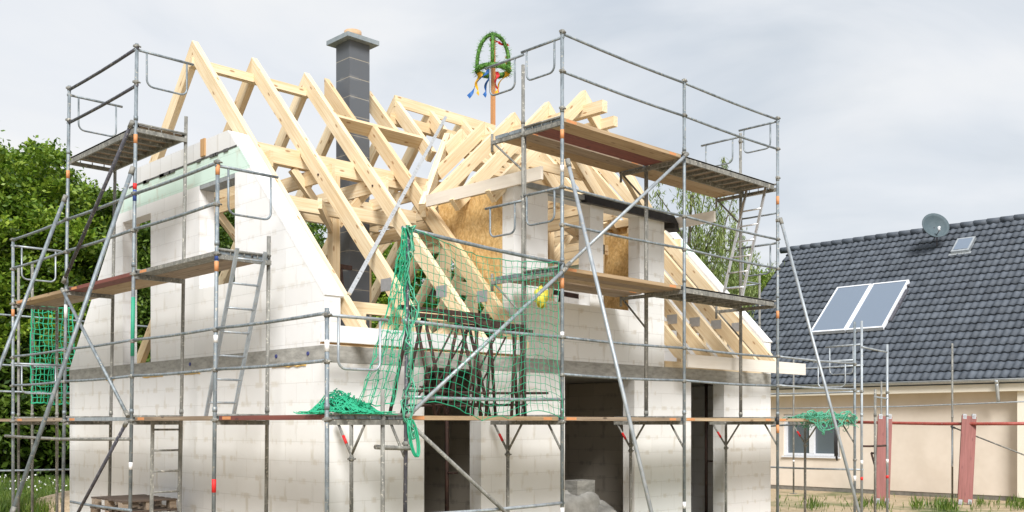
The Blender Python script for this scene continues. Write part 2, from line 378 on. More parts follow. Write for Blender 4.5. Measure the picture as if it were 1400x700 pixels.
gable(0, T, 'upper_gable_wall')
gable(L-T, L, 'far_gable_wall', True)
# wooden strip in top course + lintels + sloping white insulation cap
MB().box(-.03, 3.02, 5.86, .0, 3.14, 6.11).build('wood_strip', 'pinedark', H)
MB().box(.002, 2.19, 5.40, T-.002, 3.22, 5.458).build('window_lintel', 'greyfelt', H)
for x0, x1 in ((0, T), (L-T, L)):
    va = lambda z, o_=0: ((z-3.55)/1.067-o_, z+o_*.9)
    for z0_, z1_, mt_ in ((3.552, 5.46, 'insul'), (5.462, 5.80, 'mint'), (5.802, 6.05, 'insul')):
        MB().prism([va(z0_), va(z1_), va(z1_, .022), va(z0_, .022)], 'x', x0-.003, x1+.04).build('verge_strip', mt_, H)
# fill piece for knee
# eave board (white) left and right
MB().box(-.34, -.46, 2.95, 3.05, -.42, 3.15).build('fascia_board', 'insul', H)
MB().box(6.95, -.46, 2.93, 10.82, -.42, 3.15).build('fascia_board', 'whitewood', H)
MB().box(.25, .02, 2.952, 3.15, .20, 3.06).build('wall_plate', 'pine', H); MB().box(6.95, .02, 2.952, L-.25, .20, 3.06).build('wall_plate', 'pine', H)
MB().box(.25, W-.20, 2.952, L-.25, W-.02, 3.06).build('wall_plate', 'pine', H)
MB().box(-.30, -.42, 2.925, 3.05, -.36, 2.947).build('eaves_batten', 'pinedark', H)

# --- main rafters
RW, RH = .10, .22
cs = 1/math.sqrt(1+SL*SL)
def rafter(x, y0, y1, side=1, name='rafter', w_=RW):
    # side 1 near slope, -1 far slope ; y measured as near-slope coordinate, mirrored for far
    def P(y, off): # off inward perpendicular
        yy = y; z = 7.9-SL*(4.07-y)
        py, pz = yy+off*SL*cs, z-off*cs
        return (4.07+(4.07-py)) if side < 0 else py, pz
    a = P(y0, 0); b_ = P(y1, 0); c = P(y1, RH); d = P(y0, RH)
    if y1 >= 4.07-1e-6:   # plumb cut at the ridge
        t = RH/cs; c = (4.07, 7.9-t); b_ = (4.07, 7.9)
    if y0 < -.2: d = (P(y0+.12, RH)[0], P(y0+.12, RH)[1]); a2 = (a[0], a[1]-.10); poly = [a2, a, b_, c, d]
    else: poly = [a, b_, c, d]
    mb = MB(); 
    # uv along the slope
    b0 = len(mb.v); n_ = len(poly); off = random.random()*50
    def uvp(p): 
        al = (p[0]-a[0])*(1 if side > 0 else -1)*cs+(p[1]-a[1])*SL*cs; ac = -(p[0]-a[0])*(1 if side > 0 else -1)*SL*cs+(p[1]-a[1])*cs
        return (off+al, off+ac)
    for xx in (x-w_/2, x+w_/2): mb.v += [(xx, p[0], p[1]) for p in poly]
    mb.face(list(range(n_)), 0, [uvp(p) for p in poly]); mb.face(list(range(2*n_-1, n_-1, -1)), 0, [(uvp(p)[0]+3, uvp(p)[1]) for p in poly[::-1]])
    for i in range(n_):
        j = (i+1) % n_; ui, uj = uvp(poly[i]), uvp(poly[j])
        mb.face([i, n_+i, n_+j, j], 0, [(ui[0]+7, ui[1]), (ui[0]+7, ui[1]+w_), (uj[0]+7, uj[1]+w_), (uj[0]+7, uj[1])])
    return mb.build(name, 'pine', H)
full_x = [.36, 1.39, 2.38]
right_x = [7.12, 7.85, 8.55, 9.25, 9.95]
for x in full_x+right_x: rafter(x, -.37, 4.07)
rafter(3.17, -.37, 3.22)
for x in (2.78, 3.66): rafter(x, 3.26, 4.07)
VAL = 3.51
DX = 5.03; DW = 1.95; DSL = (7.30-5.42)/2.03
def valley_y(x): # main-slope y where dormer roof meets
    z = 7.30-DSL*abs(x-DX); return 4.07-(7.9-z)/SL
for x in (4.26, 5.06, 5.86, 6.50): rafter(x, valley_y(x)+.12, 4.07)
for x in full_x+[3.2, 4.26, 5.06, 5.86, 6.5]+right_x: rafter(x+ (0.002), -.37, 4.07, -1)
# header in front of chimney
def on_slope(x, y, off): # point at inward offset
    return (x, y+off*SL*cs, 7.9-SL*(4.07-y)-off*cs)
MB().beam(on_slope(2.42, 3.24, .11), on_slope(4.23, 3.24, .11), .08, .22, up=(0, -SL*cs, cs)).build('header_beam', 'pine', H)
# ridge beam, mid purlins
MB().beam((.28, 4.07, 7.55), (2.42, 4.07, 7.55), .12, .13).build('ridge_beam', 'pine', H)
MB().beam((4.1, 4.07, 7.50), (L-.1, 4.07, 7.40), .12, .18).build('ridge_beam', 'pine', H)
MB().beam((4.2, 4.02, 7.83), (6.7, 4.02, 7.80), .04, .20).build('ridge_plank', 'pine', H)
MB().beam((.26, 2.72, 5.98), (3.3, 2.72, 5.98), .14, .26).build('purlin', 'pine', H)
MB().beam((3.3, 2.72, 5.98), (7.0, 2.72, 5.98), .14, .26).build('purlin', 'pine', H)
MB().beam((7.0, 2.72, 5.98), (L-.05, 2.72, 5.98), .14, .26).build('purlin', 'pine', H)
MB().beam((.26, 5.42, 5.98), (L-.05, 5.42, 5.98), .14, .26).build('purlin', 'pine', H)
# collar ties, each bolted to a rafter pair
for x in full_x+[3.2]+[4.26, 5.06, 5.86, 6.5]+right_x:
    s_ = x+.075
    if x == 3.2: mb = MB().beam((s_, 2.0, 5.70), (s_, 3.5, 5.70), .05, .20)
    else: mb = MB().beam((s_, 1.95 if x not in (4.26, 5.06, 5.86, 6.5) else 2.5, 5.70), (s_, 6.2, 5.70), .05, .22)
    mb.build('collar_beam', 'pine', H)
    for yy in (2.15, 5.95): MB().tube((x-RW/2-.012, yy, zo(yy)-.18), (x-RW/2+.01, yy, zo(yy)-.18), .018, 8).build('bolt', 'rust', H)
# trimmers round the chimney at collar level and lower ceiling joists
MB().beam((2.46, 3.45, 5.62), (4.2, 3.45, 5.62), .10, .22).build('trimmer', 'pine', H)
MB().beam((2.46, 4.55, 5.62), (4.2, 4.55, 5.62), .10, .22).build('trimmer', 'pine', H)
MB().beam((3.75, 3.51, 5.62), (3.75, 4.49, 5.62), .10, .22).build('trimmer', 'pine', H)
MB().beam((.26, 2.35, 5.22), (3.1, 2.35, 5.22), .10, .20).build('tie_beam', 'pine', H)
MB().beam((.8, 1.3, 5.02), (2.9, 3.9, 5.02), .06, .14).build('brace_board', 'pine', H)
for x in (4.6, 5.3, 6.0): MB().beam((x, .35, 5.50), (x, 5.3, 5.50), .08, .20).build('ceiling_joist', 'pine', H)
for x, y in ((2.0, 2.72), (4.3, 2.72), (6.9, 2.72), (8.8, 2.72), (2.0, 5.42), (4.6, 5.42), (7.4, 5.42)):
    MB().box(x-.07, y-.07, ZB1, x+.07, y+.07, 5.85).build('timber_post', 'pine', H)
    for sg in (-1, 1): MB().beam((x+sg*.07, y, 5.1), (x+sg*.75, y, 5.83), .09, .12).build('knee_brace', 'pine', H)
# low interior rails / knee frame behind near eave (seen through the rafters)
MB().box(.5, .5, 3.45, 3.1, .58, 3.6).build('knee_rail', 'pine', H)
for x in (.9, 1.8, 2.7): MB().box(x, .5, ZB1, x+.1, .6, 3.45).build('stud', 'pine', H)
for x0 in (1.0, 2.0): MB().beam((x0, .62, 3.0), (x0+.8, .62, 3.55), .05, .14).build('stud_brace', 'pine', H)
for x in (7.5, 8.2, 8.9, 9.6): MB().box(x, .6, ZB1, x+.1, .7, 3.7).build('stud', 'pine', H)
MB().box(7.1, .6, 3.7, L-.3, .7, 3.84).build('knee_rail', 'pine', H)
# nail plates at rafter feet
for x in full_x+[3.17]+right_x:
    p0 = V(on_slope(x-RW/2-.004, .40, .13)); MB().box(x-RW/2-.004, p0.y-.10, p0.z-.09, x-RW/2-.001, p0.y+.13, p0.z+.08).build('nail_plate', 'plate', H)
# silver wind brace strip on top of the rafters
p = V(on_slope(.40, .06, -.03)); q = V(on_slope(5.30, 3.90, -.03))
MB().beam(p, q, .055, .03, up=(0, -SL*cs, cs)).build('wind_brace_strip', 'alu', H)

# --- chimney
ch = MB().box(3.02, 3.74, ZB1-.02, 3.44, 4.14, 8.55).build('chimney', 'chimblock', H)
mb = MB(); mb.prism([(2.90, 3.62), (3.56, 3.62), (3.56, 4.26), (2.90, 4.26)], 'z', 8.551, 8.625)
b0 = len(mb.v); mb.v += [(2.90, 3.62, 8.626), (3.56, 3.62, 8.626), (3.56, 4.26, 8.626), (2.90, 4.26, 8.626), (3.08, 3.80, 8.67), (3.38, 3.80, 8.67), (3.38, 4.08, 8.67), (3.08, 4.08, 8.67)]
for q in ((0, 1, 5, 4), (1, 2, 6, 5), (2, 3, 7, 6), (3, 0, 4, 7), (4, 5, 6, 7)): mb.face([b0+i for i in q])
mb.build('chimney_cap', 'capconc', ch)
MB().tube((3.23, 3.94, 8.66), (3.23, 3.94, 8.79), .15, 20).build('flue_pipe', 'clay', ch)

# --- dormer (cross gable)
X0, X1, ZW = 3.28, 6.89, 5.40
dw = MB()
dw.box(X0, 0, ZB1, X1, T, 3.84)
for a_, b_ in ((X0, 4.0), (4.97, 5.29), (6.22, X1)): dw.box(a_, 0, 3.841, b_, T, 5.429)
dw.box(X0, 0, 5.43, X1, T, 5.47)
dw.build('dormer_wall', 'blockdorm', H)
MB().box(4.0, -.012, 5.425, 4.97, -.002, 5.45).build('lintel_edge', 'greyfelt', H)
# cheeks of OSB on studs
def cheek(x0, x1):
    y_at = lambda z: 4.07-(7.9-z)/SL
    m_ = MB().prism([(T+.003, zo(T)-.25), (T+.003, ZW+.05), (y_at(ZW)-.02, ZW+.05), (y_at(ZW)-.05, zo(y_at(ZW))-.25)], 'x', x0, x1)
    return m_.build('dormer_cheek', 'osb', H)
cheek(X0+.01, X0+.035); cheek(X1-.06, X1-.035)
for y in (.6, 1.1, 1.6):
    MB().box(X1-.16, y, zo(y)-.2, X1-.062, y+.08, ZW).build('stud', 'pine', H)
MB().box(X1-.2, T+.01, ZB1, X1-.17, 1.3, ZW-.1).build('osb_panel', 'osb', H)
# partition of timbers seen through the dormer windows
for z in (4.75, 4.45, 4.15): MB().box(4.1, 2.2, z, 6.0, 2.26, z+.22).build('stacked_board', 'pine', H)
MB().beam((4.3, 1.5, 5.0), (5.2, 1.5, 4.1), .08, .16).build('brace_timber', 'pine', H)
MB().box(6.0, 1.0, ZB1, 6.1, 1.1, ZW).build('stud', 'pinedark', H); MB().box(6.4, 1.0, ZB1, 6.5, 1.1, ZW).build('stud', 'pine', H); MB().box(6.0, 1.0, 4.95, 6.6, 1.1, 5.12).build('door_head', 'pine', H)
# felt on the dormer wall head
MB().hexa([(X0-.05, -.08, 5.47), (4.75, -.08, 5.47), (4.75, T, 5.475), (X0-.05, T, 5.475), (X0-.05, -.08, 5.54), (4.75, -.08, 5.54), (4.75, T, 5.57), (X0-.05, T, 5.57)]).build('grey_felt_strip', 'greyfelt', H)
mb = MB()
mb.hexa([(4.752, -.14, 5.42), (7.12, -.14, 5.40), (7.06, T, 5.475), (4.752, T, 5.475), (4.752, -.12, 5.56), (7.02, -.12, 5.54), (7.0, T, 5.575), (4.752, T, 5.575)])
mb.hexa([(7.02, -.14, 5.33), (7.16, -.14, 5.28), (7.16, .1, 5.3), (7.02, .1, 5.35), (7.0, -.135, 5.41), (7.10, -.135, 5.40), (7.10, .1, 5.42), (7.0, .1, 5.44)])
mb.build('black_felt_strip', 'felt', H)
# eaves purlins of the dormer, sticking out in front
MB().beam((2.98, -.86, 5.44), (2.98, 1.62, 5.44), .05, .18).build('dormer_purlin', 'whitewood', H)
MB().beam((7.14, -.86, 5.44), (7.14, 1.62, 5.44), .05, .18).build('dormer_purlin', 'whitewood', H)
MB().beam((3.35, .1, 5.50), (3.35, 1.9, 5.50), .12, .12).build('dormer_plate', 'pine', H); MB().beam((6.80, .26, 5.50), (6.80, 1.9, 5.50), .12, .12).build('dormer_plate', 'pine', H)
dc = 1/math.sqrt(1+DSL*DSL)
def drafter(y, side, zmin):
    # from the dormer ridge down to zmin
    x_low = DX+side*(7.30-zmin)/DSL
    t = .20/dc
    a = (DX, 7.30); b_ = (x_low, zmin); c = (x_low-side*.2*DSL*dc, zmin-.2*dc); d = (DX, 7.30-t)
    mb = MB(); off = random.random()*50
    def uvp(p): return (off+(p[0]-DX)*side*dc-(p[1]-7.3)*DSL*dc, off+(p[0]-DX)*side*DSL*dc+(p[1]-7.3)*dc)
    poly = [a, b_, c, d]
    for yy in (y-.045, y+.045): mb.v += [(p[0]+(.003*side), yy, p[1]) for p in poly]
    mb.face([0, 1, 2, 3], 0, [uvp(p) for p in poly]); mb.face([7, 6, 5, 4], 0, [uvp(p) for p in poly[::-1]])
    for i in range(4):
        j = (i+1) % 4; ui, uj = uvp(poly[i]), uvp(poly[j]); mb.face([i, 4+i, 4+j, j], 0, [(ui[0], ui[1]+5), (ui[0], ui[1]+5.09), (uj[0], uj[1]+5.09), (uj[0], uj[1]+5)])
    mb.build('dormer_rafter', 'pine', H)
for y in (-.62, .2, 1.0, 1.8, 2.56, 3.15):
    zm = 5.36 if y < 1.6 else max(5.4, zo(y)-.02)
    if y < 0: continue
    for sd_ in (-1, 1): drafter(y, sd_, zm)
MB().beam((DX, -.25, 6.95), (DX, 3.6, 6.95), .12, .18).build('dormer_ridge_beam', 'pine', H)
MB().beam((DX+.42, -.12, 6.83), (DX+.42, 1.3, 6.83), .10, .16).build('dormer_side_beam', 'pine', H)
for sg in (-1, 1):
    MB().beam((DX, VAL, 7.20), (DX+sg*2.03, 1.76, 5.32), .10, .22).build('valley_rafter', 'pine', H)
for y in (.2, 1.0, 1.8): MB().beam((DX-.95, y+.07, 6.25), (DX+.95, y+.07, 6.25), .05, .16).build('dormer_collar', 'pine', H)

# mason's rubble and props inside the openings
def prop(x, y, z0, z1, label):
    e = empty('steel_prop', (x, y, z0), label, 'prop', 'steel props in the openings')
    MB().tube((x, y, z0), (x, y, z1), .03, 8).build('tube', 'rust', e); MB().box(x-.08, y-.08, z1, x+.08, y+.08, z1+.01).build('head_plate', 'rust', e)
    MB().tube((x-.02, y-.12, z0+1.25), (x+.1, y-.12, z0+1.25), .012, 6).tube((x, y-.12, z0+1.25), (x, y, z0+1.25), .015, 6).build('handle', 'rust', e)
prop(2.42, .5, 0.02, ZB0-.012, 'dark steel prop standing inside the left doorway'); prop(9.0, .6, 0.02, ZB0-.012, 'dark steel prop standing inside the narrow right doorway')
M['sack'] = simple('white_bag', (.42, .41, .38), (.66, .65, .62), .8, nscale=4)
def lumpy(name, c, r, mat, label, cat, seed):
    random.seed(seed); mb = MB(); mb.sphere(c, *r, nu=52, nv=30); 
    vs = []
    for v in mb.v:
        k = 1+.09*math.sin(v[0]*11+seed)+.07*math.sin(v[1]*15+v[2]*9)+.05*abs(math.sin(v[0]*23+v[2]*31+seed))+.035*abs(math.sin(v[1]*37-v[2]*17+v[0]*19))
        vs.append((c[0]+(v[0]-c[0])*k, c[1]+(v[1]-c[1])*k, max(c[2]+(v[2]-c[2])*k, c[2]-r[2]*.8)))
    mb.v = vs; return tag(mb.build(name, mat), label, cat)
lumpy('rubble_bag', (5.35, .75, .42), (.62, .4, .45), 'sack', 'large white sack slumped in the wide doorway', 'sack', 3)
lumpy('cement_bag', (5.75, .5, .34), (.28, .3, .34), 'sack', 'small white sack leaning on the right jamb of the wide doorway', 'sack', 5)
tag(MB().box(5.28, .55, .80, 5.72, .85, 1.04).build('aerated_block', 'concrete'), 'grey block lying on the sacks in the wide doorway', 'block')

# ================================================================== SCAFFOLDING
TR = .0245
Z1, Z2, Z3 = 2.07, 4.06, 6.04
class Scaf:
    def __init__(s, e): s.e = e
    def post(s, x, y, z0, z1, tx=0, ty=0, mat='galv', marks=(), couplers=(), foot=True):
        # tx,ty : lean of the top
        mb = MB(); f = lambda z: (x+tx*(z-z0)/(z1-z0), y+ty*(z-z0)/(z1-z0), z)
        mb.tube(f(z0), f(z1), TR, 10)
        mats = [mat]
        for z, mk, h in marks:
            mats.append(mk); mb.tube(f(z), f(z+h), TR+.002, 10, len(mats)-1)
        # spigot joints
        for z in (Z1+.05, Z2+.05, Z3+.05):
            if z0 < z < z1-.3: mb.tube(f(z), f(z+.06), TR+.005, 10)
        o = mb.build('post', mats, s.e)
        if foot:
            mb = MB().box(x-.08, y-.08, 0.0, x+.08, y+.08, .012).tube((x, y, .012), (x, y, z0+.02), .018, 8); mb.build('base_plate', 'galvold', o)
        for z in couplers: 
            p = V(f(z)); c = MB(); c.tube(p+V((0, 0, -.026)), p+V((0, 0, .026)), TR+.007, 8); c.tube(p+V((-.01, -.045, 0)), p+V((.045, -.02, .0)), .011, 6); c.box(p.x-.05, p.y-.022, p.z-.013, p.x-.02, p.y+.012, p.z+.013); c.build('coupler', 'galvold', o)
        return o
    def rail(s, p, q, name='guard_rail', mat='galv', r=.019):
        p, q = V(p), V(q); d = (q-p).normalized()
        mb = MB(); mid = (p+q)/2+V((0, 0, -.006*(q-p).length)); mb.path([p-d*.03, (p+mid)/2+V((0, 0, -.003)), mid, (q+mid)/2+V((0, 0, -.003)), q+d*.03], r, 8)
        return mb.build(name, mat, s.e)
    def brace(s, p, q, mat='galvlight', r=.024):
        p, q = V(p), V(q); d = (q-p).normalized()
        o = MB().tube(p, q, r, 10).build('brace', mat, s.e)
        MB().tube(p-d*.04, p+d*.07, r+.008, 8).build('coupler', 'galvold', o); MB().tube(q-d*.07, q+d*.04, r+.008, 8).build('coupler', 'galvold', o)
        return o
    def deck(s, a, b, c, d, z, mats, gap=.008, n=None, thick=.05, hooks=True):
        # rectangle a..b in x, c..d in y; planks along the longer side
        n = n or len(mats); long_x = (b-a) > (d-c)
        for i, mt in enumerate(mats):
            mb = MB(); k0 = i/len(mats); k1 = (i+1)/len(mats); g = gap/2
            if long_x:
                y0, y1 = c+(d-c)*k0+g, c+(d-c)*k1-g
                mb.box(a+.04, y0, z-thick, b-.04, y1, z)
                mb.box(a+.01, y0+.01, z-thick+.006, a+.10, y1-.01, z+.003, 1); mb.box(b-.10, y0+.01, z-thick+.006, b-.01, y1-.01, z+.003, 1)
                mb.box(a+.12, y0-.002, z-thick+.006, a+.32, y0+.002, z-.008, 2 if i == 0 else 0)
                mb.box(b-.32, y0-.002, z-thick+.006, b-.16, y0+.002, z-.008, 2 if i == 0 else 0)
            else:
                x0, x1 = a+(b-a)*k0+g, a+(b-a)*k1-g
                mb.box(x0, c+.04, z-thick, x1, d-.04, z)
                mb.box(x0+.01, c+.01, z-thick+.006, x1-.01, c+.10, z+.003, 1); mb.box(x0+.01, d-.10, z-thick+.006, x1-.01, d-.01, z+.003, 1)
                mb.box(x0-.002, d-.32, z-thick+.006, x0+.002, d-.12, z-.008, 2 if i == 0 else 0)
            mb.build('deck_plank', [mt, 'galv', 'orange' if i == 0 else mt], s.e)
    def metal_deck(s, a, b, c, d, z):
        mb = MB(); mb.box(a, c, z-.02, b, d, z, 0)
        if (b-a) > (d-c):
            for y in (c, d-.03): mb.box(a, y, z-.09, b, y+.03, z+.004, 1)
            n_ = int((b-a)/.28)
            for i in range(1, n_): x = a+(b-a)*i/n_; mb.box(x-.015, c+.03, z-.07, x+.015, d-.03, z-.021, 1)
        else:
            for x in (a, b-.03): mb.box(x, c, z-.09, x+.03, d, z+.004, 1)
            n_ = int((d-c)/.28)
            for i in range(1, n_): y = c+(d-c)*i/n_; mb.box(a+.03, y-.015, z-.07, b-.03, y+.015, z-.021, 1)
        mb.build('metal_deck', ['plank', 'galvold'], s.e)
    def transom(s, p, q, h=.07, mat='galvold', teeth=True):
        p, q = V(p), V(q); mb = MB(); mb.beam(p, q, .045, .055); mb.tube(p+V((0, 0, .09)), q+V((0, 0, .09)), .017, 8)
        d = (q-p); n_ = max(2, int(d.length/.16))
        for i in range(1, n_): c = p+d*i/n_; mb.tube(c+V((0, 0, .02)), c+V((0, 0, .09)), .008, 6)
        mb.build('transom', mat, s.e)
    def side_guard(s, p, d, length=.76, drop=.42, mat='galv'):
        # bar from post p in direction d, with a U-shaped loop hanging under it
        p = V(p); d = V(d).normalized(); mb = MB(); mb.tube(p-d*.03, p+d*length, .019, 8)
        a, b = .14, length-.10; r = .09; pts = [p+d*a, p+d*a+V((0, 0, -drop+r))]
        for k in range(1, 5): t = math.pi/2*k/4; pts.append(p+d*(a+r-r*math.cos(t))+V((0, 0, -drop+r-r*math.sin(t))))
        for k in range(0, 5): t = math.pi/2*k/4; pts.append(p+d*(b-r+r*math.sin(t))+V((0, 0, -drop+r-r*math.cos(t))))
        pts.append(p+d*b); mb.path(pts, .014, 8)
        return mb.build('side_guard', mat, s.e)
    def bracket(s, p, d, reach, depth=.5, mat='galvold', toe=.25):
        p = V(p); d = V(d).normalized(); mb = MB(); mb.beam(p, p+d*reach, .04, .05); mb.tube(p+V((0, 0, -depth)), p+d*(reach-.05)+V((0, 0, -.02)), .016, 8)
        if toe: mb.tube(p+d*reach+V((0, 0, -.12)), p+d*reach+V((0, 0, toe-.12)), .02, 8)
        mb.build('bracket', mat, s.e)
def vees(s, x, y, z, mat='galvold', redtape=False):
    mb = MB(); mb.tube((x, y, z-.45), (x, y-.28, z-.06), .016, 8, 0); mb.tube((x, y, z-.45), (x, y+.28, z-.06), .016, 8, 0); mb.tube((x, y+.10, z-.31), (x, y+.17, z-.21), .019, 8, 1)
    mb.build('vee_strut', [mat, 'redtape'], s.e)
mark1 = lambda z: ((z, 'orange', .10),)
# ---- eaves scaffold
E = Scaf(empty('scaffold', (2.74, -1.46, 0), 'tall grey tube scaffold with three plank levels along the long eaves wall', 'scaffold'))
EX = [.10, 2.74, 5.45, 8.11, 10.85]; YO, YI, YL = -1.46, -.73, -.43
E.post(EX[0], YO, .06, 4.24, tx=.05, mat='darksteel', marks=((.55, 'whitetape', .09),), couplers=(4.18, 3.12, 2.27, 1.75))
E.post(EX[1], YO, .06, 7.18, marks=((Z3-.30, 'orange', .12), (Z2-.3, 'orange', .14), (Z1+1.02, 'whitetape', .1), (.75, 'whitetape', .12), (5.3, 'whitetape', .09)), couplers=(7.15, 6.63, Z3+.1, 5.1, 4.6, 3.12, 2.62, Z2-.08, Z1-.07))
E.post(EX[2], YO, .06, 7.18, marks=((.7, 'whitetape', .1),), couplers=(7.15, 6.63, 5.1, 4.6, 3.12, 2.62, Z3+.02), mat='galv')
E.post(EX[3], YO, .06, 7.18, marks=((Z3-.35, 'orange', .14), (Z2-.3, 'orange', .13), (Z1-.25, 'orange', .14), (Z1-.11, 'felt', .14)), couplers=(7.15, 6.63, Z3+.1, 5.1, 4.6, 5.42, 3.12, 2.62))
E.post(EX[4], YO, .06, 3.9, mat='galv', marks=((.9, 'whitetape', .1),), couplers=(3.1, 2.6, 1.3))
E.post(10.0, .9, .06, 3.3, mat='galvold', marks=((.9, 'orange', .1),))
for i, x in enumerate(EX):
    if x > .2 and x < 8.0: E.post(x, YI, Z1, (6.9 if i in (1,) else 6.3), mat='galvold', foot=False, couplers=(Z2-.1, Z3-.1))
    if i == 3: E.post(x, YI, Z1, 7.05, mat='galvold', foot=False, couplers=(6.9, Z2-.1))
    E.post(x, YL, .06, Z1-.06, mat='galvold', couplers=(1.55,))
    vees(E, x, YL, Z1-.03); 
    mb = MB(); mb.tube((x, YO, Z1-.47), (x, YO+.26, Z1-.08), .016, 8); mb.build('vee_strut', 'galvold', E.e)
    E.transom((x, YO+.02, Z1-.08), (x, -.1, Z1-.08))
for x in EX[1:4]:
    for z in (Z2, Z3):
        E.transom((x, YO+.02, z-.09), (x, YI, z-.09)); E.bracket((x, YI, z-.09), (0, 1, 0), .62 if x < 3 else .5)
# second inner tube standing close (double posts)
for x in EX[1:4]: E.post(x+.06, YI+.03, Z1, Z3, mat='galvold', foot=False)
E.deck(EX[0], EX[1], YO+.03, YO+.93, Z1, ['plank2', 'plank', 'plank']); E.deck(EX[1], EX[2], YO+.03, YO+.93, Z1, ['plank', 'plank2', 'plank']); E.deck(EX[2], EX[3], YO+.03, YO+.93, Z1, ['plank2', 'plank', 'plank']); E.deck(EX[3], EX[4], YO+.03, YO+.93, Z1, ['plank2', 'plank2', 'plank'])
E.deck(EX[1], EX[2], YO+.03, YI+.02, Z2, ['plank2', 'plank', 'plank2']); E.deck(EX[1], EX[2], YI+.06, YI+.58, Z2-.01, ['plank', 'plank']); E.metal_deck(EX[2]+.03, EX[3]-.03, YO+.05, YI, Z2)
E.deck(EX[1], EX[2], YO+.03, YI-.02, Z3, ['plank2', 'redplank']); E.deck(EX[1], EX[2], YI+.02, YI+.58, Z3, ['plank', 'plank2']); E.metal_deck(EX[2]+.03, EX[3]-.03, YO+.05, YI-.06, Z3); E.deck(EX[2], EX[3], YI-.03, YI+.50, Z3, ['plank2', 'plank2'])
for z in (7.13, 6.63): E.rail((EX[1], YO, z), (EX[2], YO, z-.01)); E.rail((EX[2], YO, z-.01), (EX[3], YO, z))
for z in (5.11, 4.62): E.rail((EX[1], YO, z), (EX[2], YO, z)); E.rail((EX[2], YO, z), (EX[3], YO, z-.01))
for z in (3.12, 2.63): E.rail((EX[1], YO, z), (EX[2], YO, z)); E.rail((EX[2], YO, z), (EX[3], YO, z-.01)); E.rail((EX[3], YO, z), (EX[4], YO, z), mat='galvlight')
E.rail((EX[0], YO, 3.15), (EX[1], YO, 3.12), mat='galvlight', r=.022); E.rail((EX[0]+.05, YO, 2.28), (EX[1], YO, 2.30), mat='galvlight', r=.022); E.rail((EX[0], YO, 4.20), (EX[1], YO, 4.09), r=.024, mat='galv')
E.rail((EX[0], YO, .93), (EX[1], YO, .93), r=.022, mat='galvlight')
E.rail((EX[0]+.1, YO+.1, 2.36), (EX[1]-.2, YO+.1, 2.38), mat='rust', r=.016)
E.brace((EX[0]+.02, YO-.05, Z1), (EX[1], YO-.05, Z2-.05)); E.brace((EX[1]+.04, YO-.05, Z2), (EX[2]-.02, YO-.05, Z3-.02)); E.brace((EX[0]+.05, YO-.05, Z1-.1), (EX[1]-.05, YO-.05, .12), mat='galvold')
E.brace((EX[1]+.05, YO-.06, 5.43), (EX[1]+.05, -3.16, .03), r=.026); E.brace((EX[3]+.02, YO-.05, 5.42), (EX[3]+.02, -3.06, .03), r=.026)
for z, x in ((Z3, EX[1]), (Z2, EX[1])):
    E.side_guard((x, YO, z+1.04), (0, 1, 0)); E.side_guard((x, YI+.02, z+1.0 if z > 5 else z+.98), (0, 1, 0), .74)
E.side_guard((EX[3], YO, Z3+1.06), (0, 1, 0)); E.side_guard((EX[3], YI+.02, Z3+.95), (0, 1, 0), .8); E.side_guard((EX[3], YO, Z2+.98), (0, 1, 0), .78, .5)
E.side_guard((EX[4], YO+.05, 3.18), (0, 1, 0), .8, .5, mat='galvlight')
E.rail((EX[3], YO, 5.55), (EX[3], YI, 5.55), r=.015)
# short couple tube between the two scaffolds
E.rail((-.35, -1.55, 1.72), (.14, -1.51, 1.70), name='linking_tube', mat='galvold', r=.026)

# ---- gable scaffold
G = Scaf(empty('scaffold', (-1.13, 3, 0), 'grey tube scaffold with plank levels in front of the windowed gable wall', 'scaffold'))
XO, XI = -1.13, -.40
gy = {0: (-1.735, 0), 1: (.683, -.17), 2: (3.03, -.24), 3: (5.45, -.29), 4: (7.64, 0)}
def gyp(i, z): y, t = gy[i]; return y+t*z/7.1
tops = {0: 3.17, 1: 5.13, 2: 7.12, 3: 7.12, 4: 5.13}
mk = {0: ((2.72, 'whitetape', .12), (.2, 'whitetape', .1)), 1: ((4.95, 'orange', .12), (3.8, 'orange', .12), (3.93, 'bluetape', .1), (1.15, 'redtape', .16), (2.95, 'whitetape', .09)), 2: ((5.78, 'orange', .12), (5.0, 'bluetape', .15), (5.16, 'redtape', .08), (2.9, 'greentape', .8), (1.35, 'whitetape', .1)), 3: ((5.72, 'orange', .12), (3.6, 'whitetape', .2)), 4: ((3.8, 'orange', .12),)}
for i in range(5):
    y0 = gyp(i, 0); y1 = gyp(i, tops[i])
    G.post(XO, y0, .06, tops[i], ty=y1-y0, mat='galv', marks=mk[i], couplers=[z for z in (3.1, 2.62, 4.6, 5.1, 6.6, 7.08, Z1-.05, Z2-.05) if z < tops[i]])
    zt = {0: 2.35, 1: 4.32, 2: 6.3, 3: 6.0, 4: 4.1}[i]
    G.post(XI, y0+.02, .06, zt, ty=(y1-y0)*zt/7.1, mat='galvold')
    G.transom((XO, gyp(i, 2), Z1-.08), (XI, gyp(i, 2), Z1-.08))
    if i: G.transom((XO, gyp(i, 4), Z2-.08), (XI, gyp(i, 4), Z2-.08))
    if i in (2, 3): G.transom((XO, gyp(i, 6), Z3-.08), (XI, gyp(i, 6), Z3-.08))
for i in range(4):
    for z in (3.12, 2.63): G.rail((XO, gyp(i, z), z), (XO, gyp(i+1, z), z))
    if i: 
        for z in (5.10, 4.62): G.rail((XO, gyp(i, z), z), (XO, gyp(i+1, z), z), r=.022)
    if i == 2:
        for z in (7.06, 6.56): G.rail((XO, gyp(i, z), z), (XO, gyp(i+1, z), z), mat='darksteel', r=.022)
    G.deck(XO+.03, XI-.02, gyp(i, 2), gyp(i+1, 2), Z1, (['redplank', 'plank'], ['plank', 'plank2'], ['galvlight', 'plank'], ['plank', 'plank'])[i])
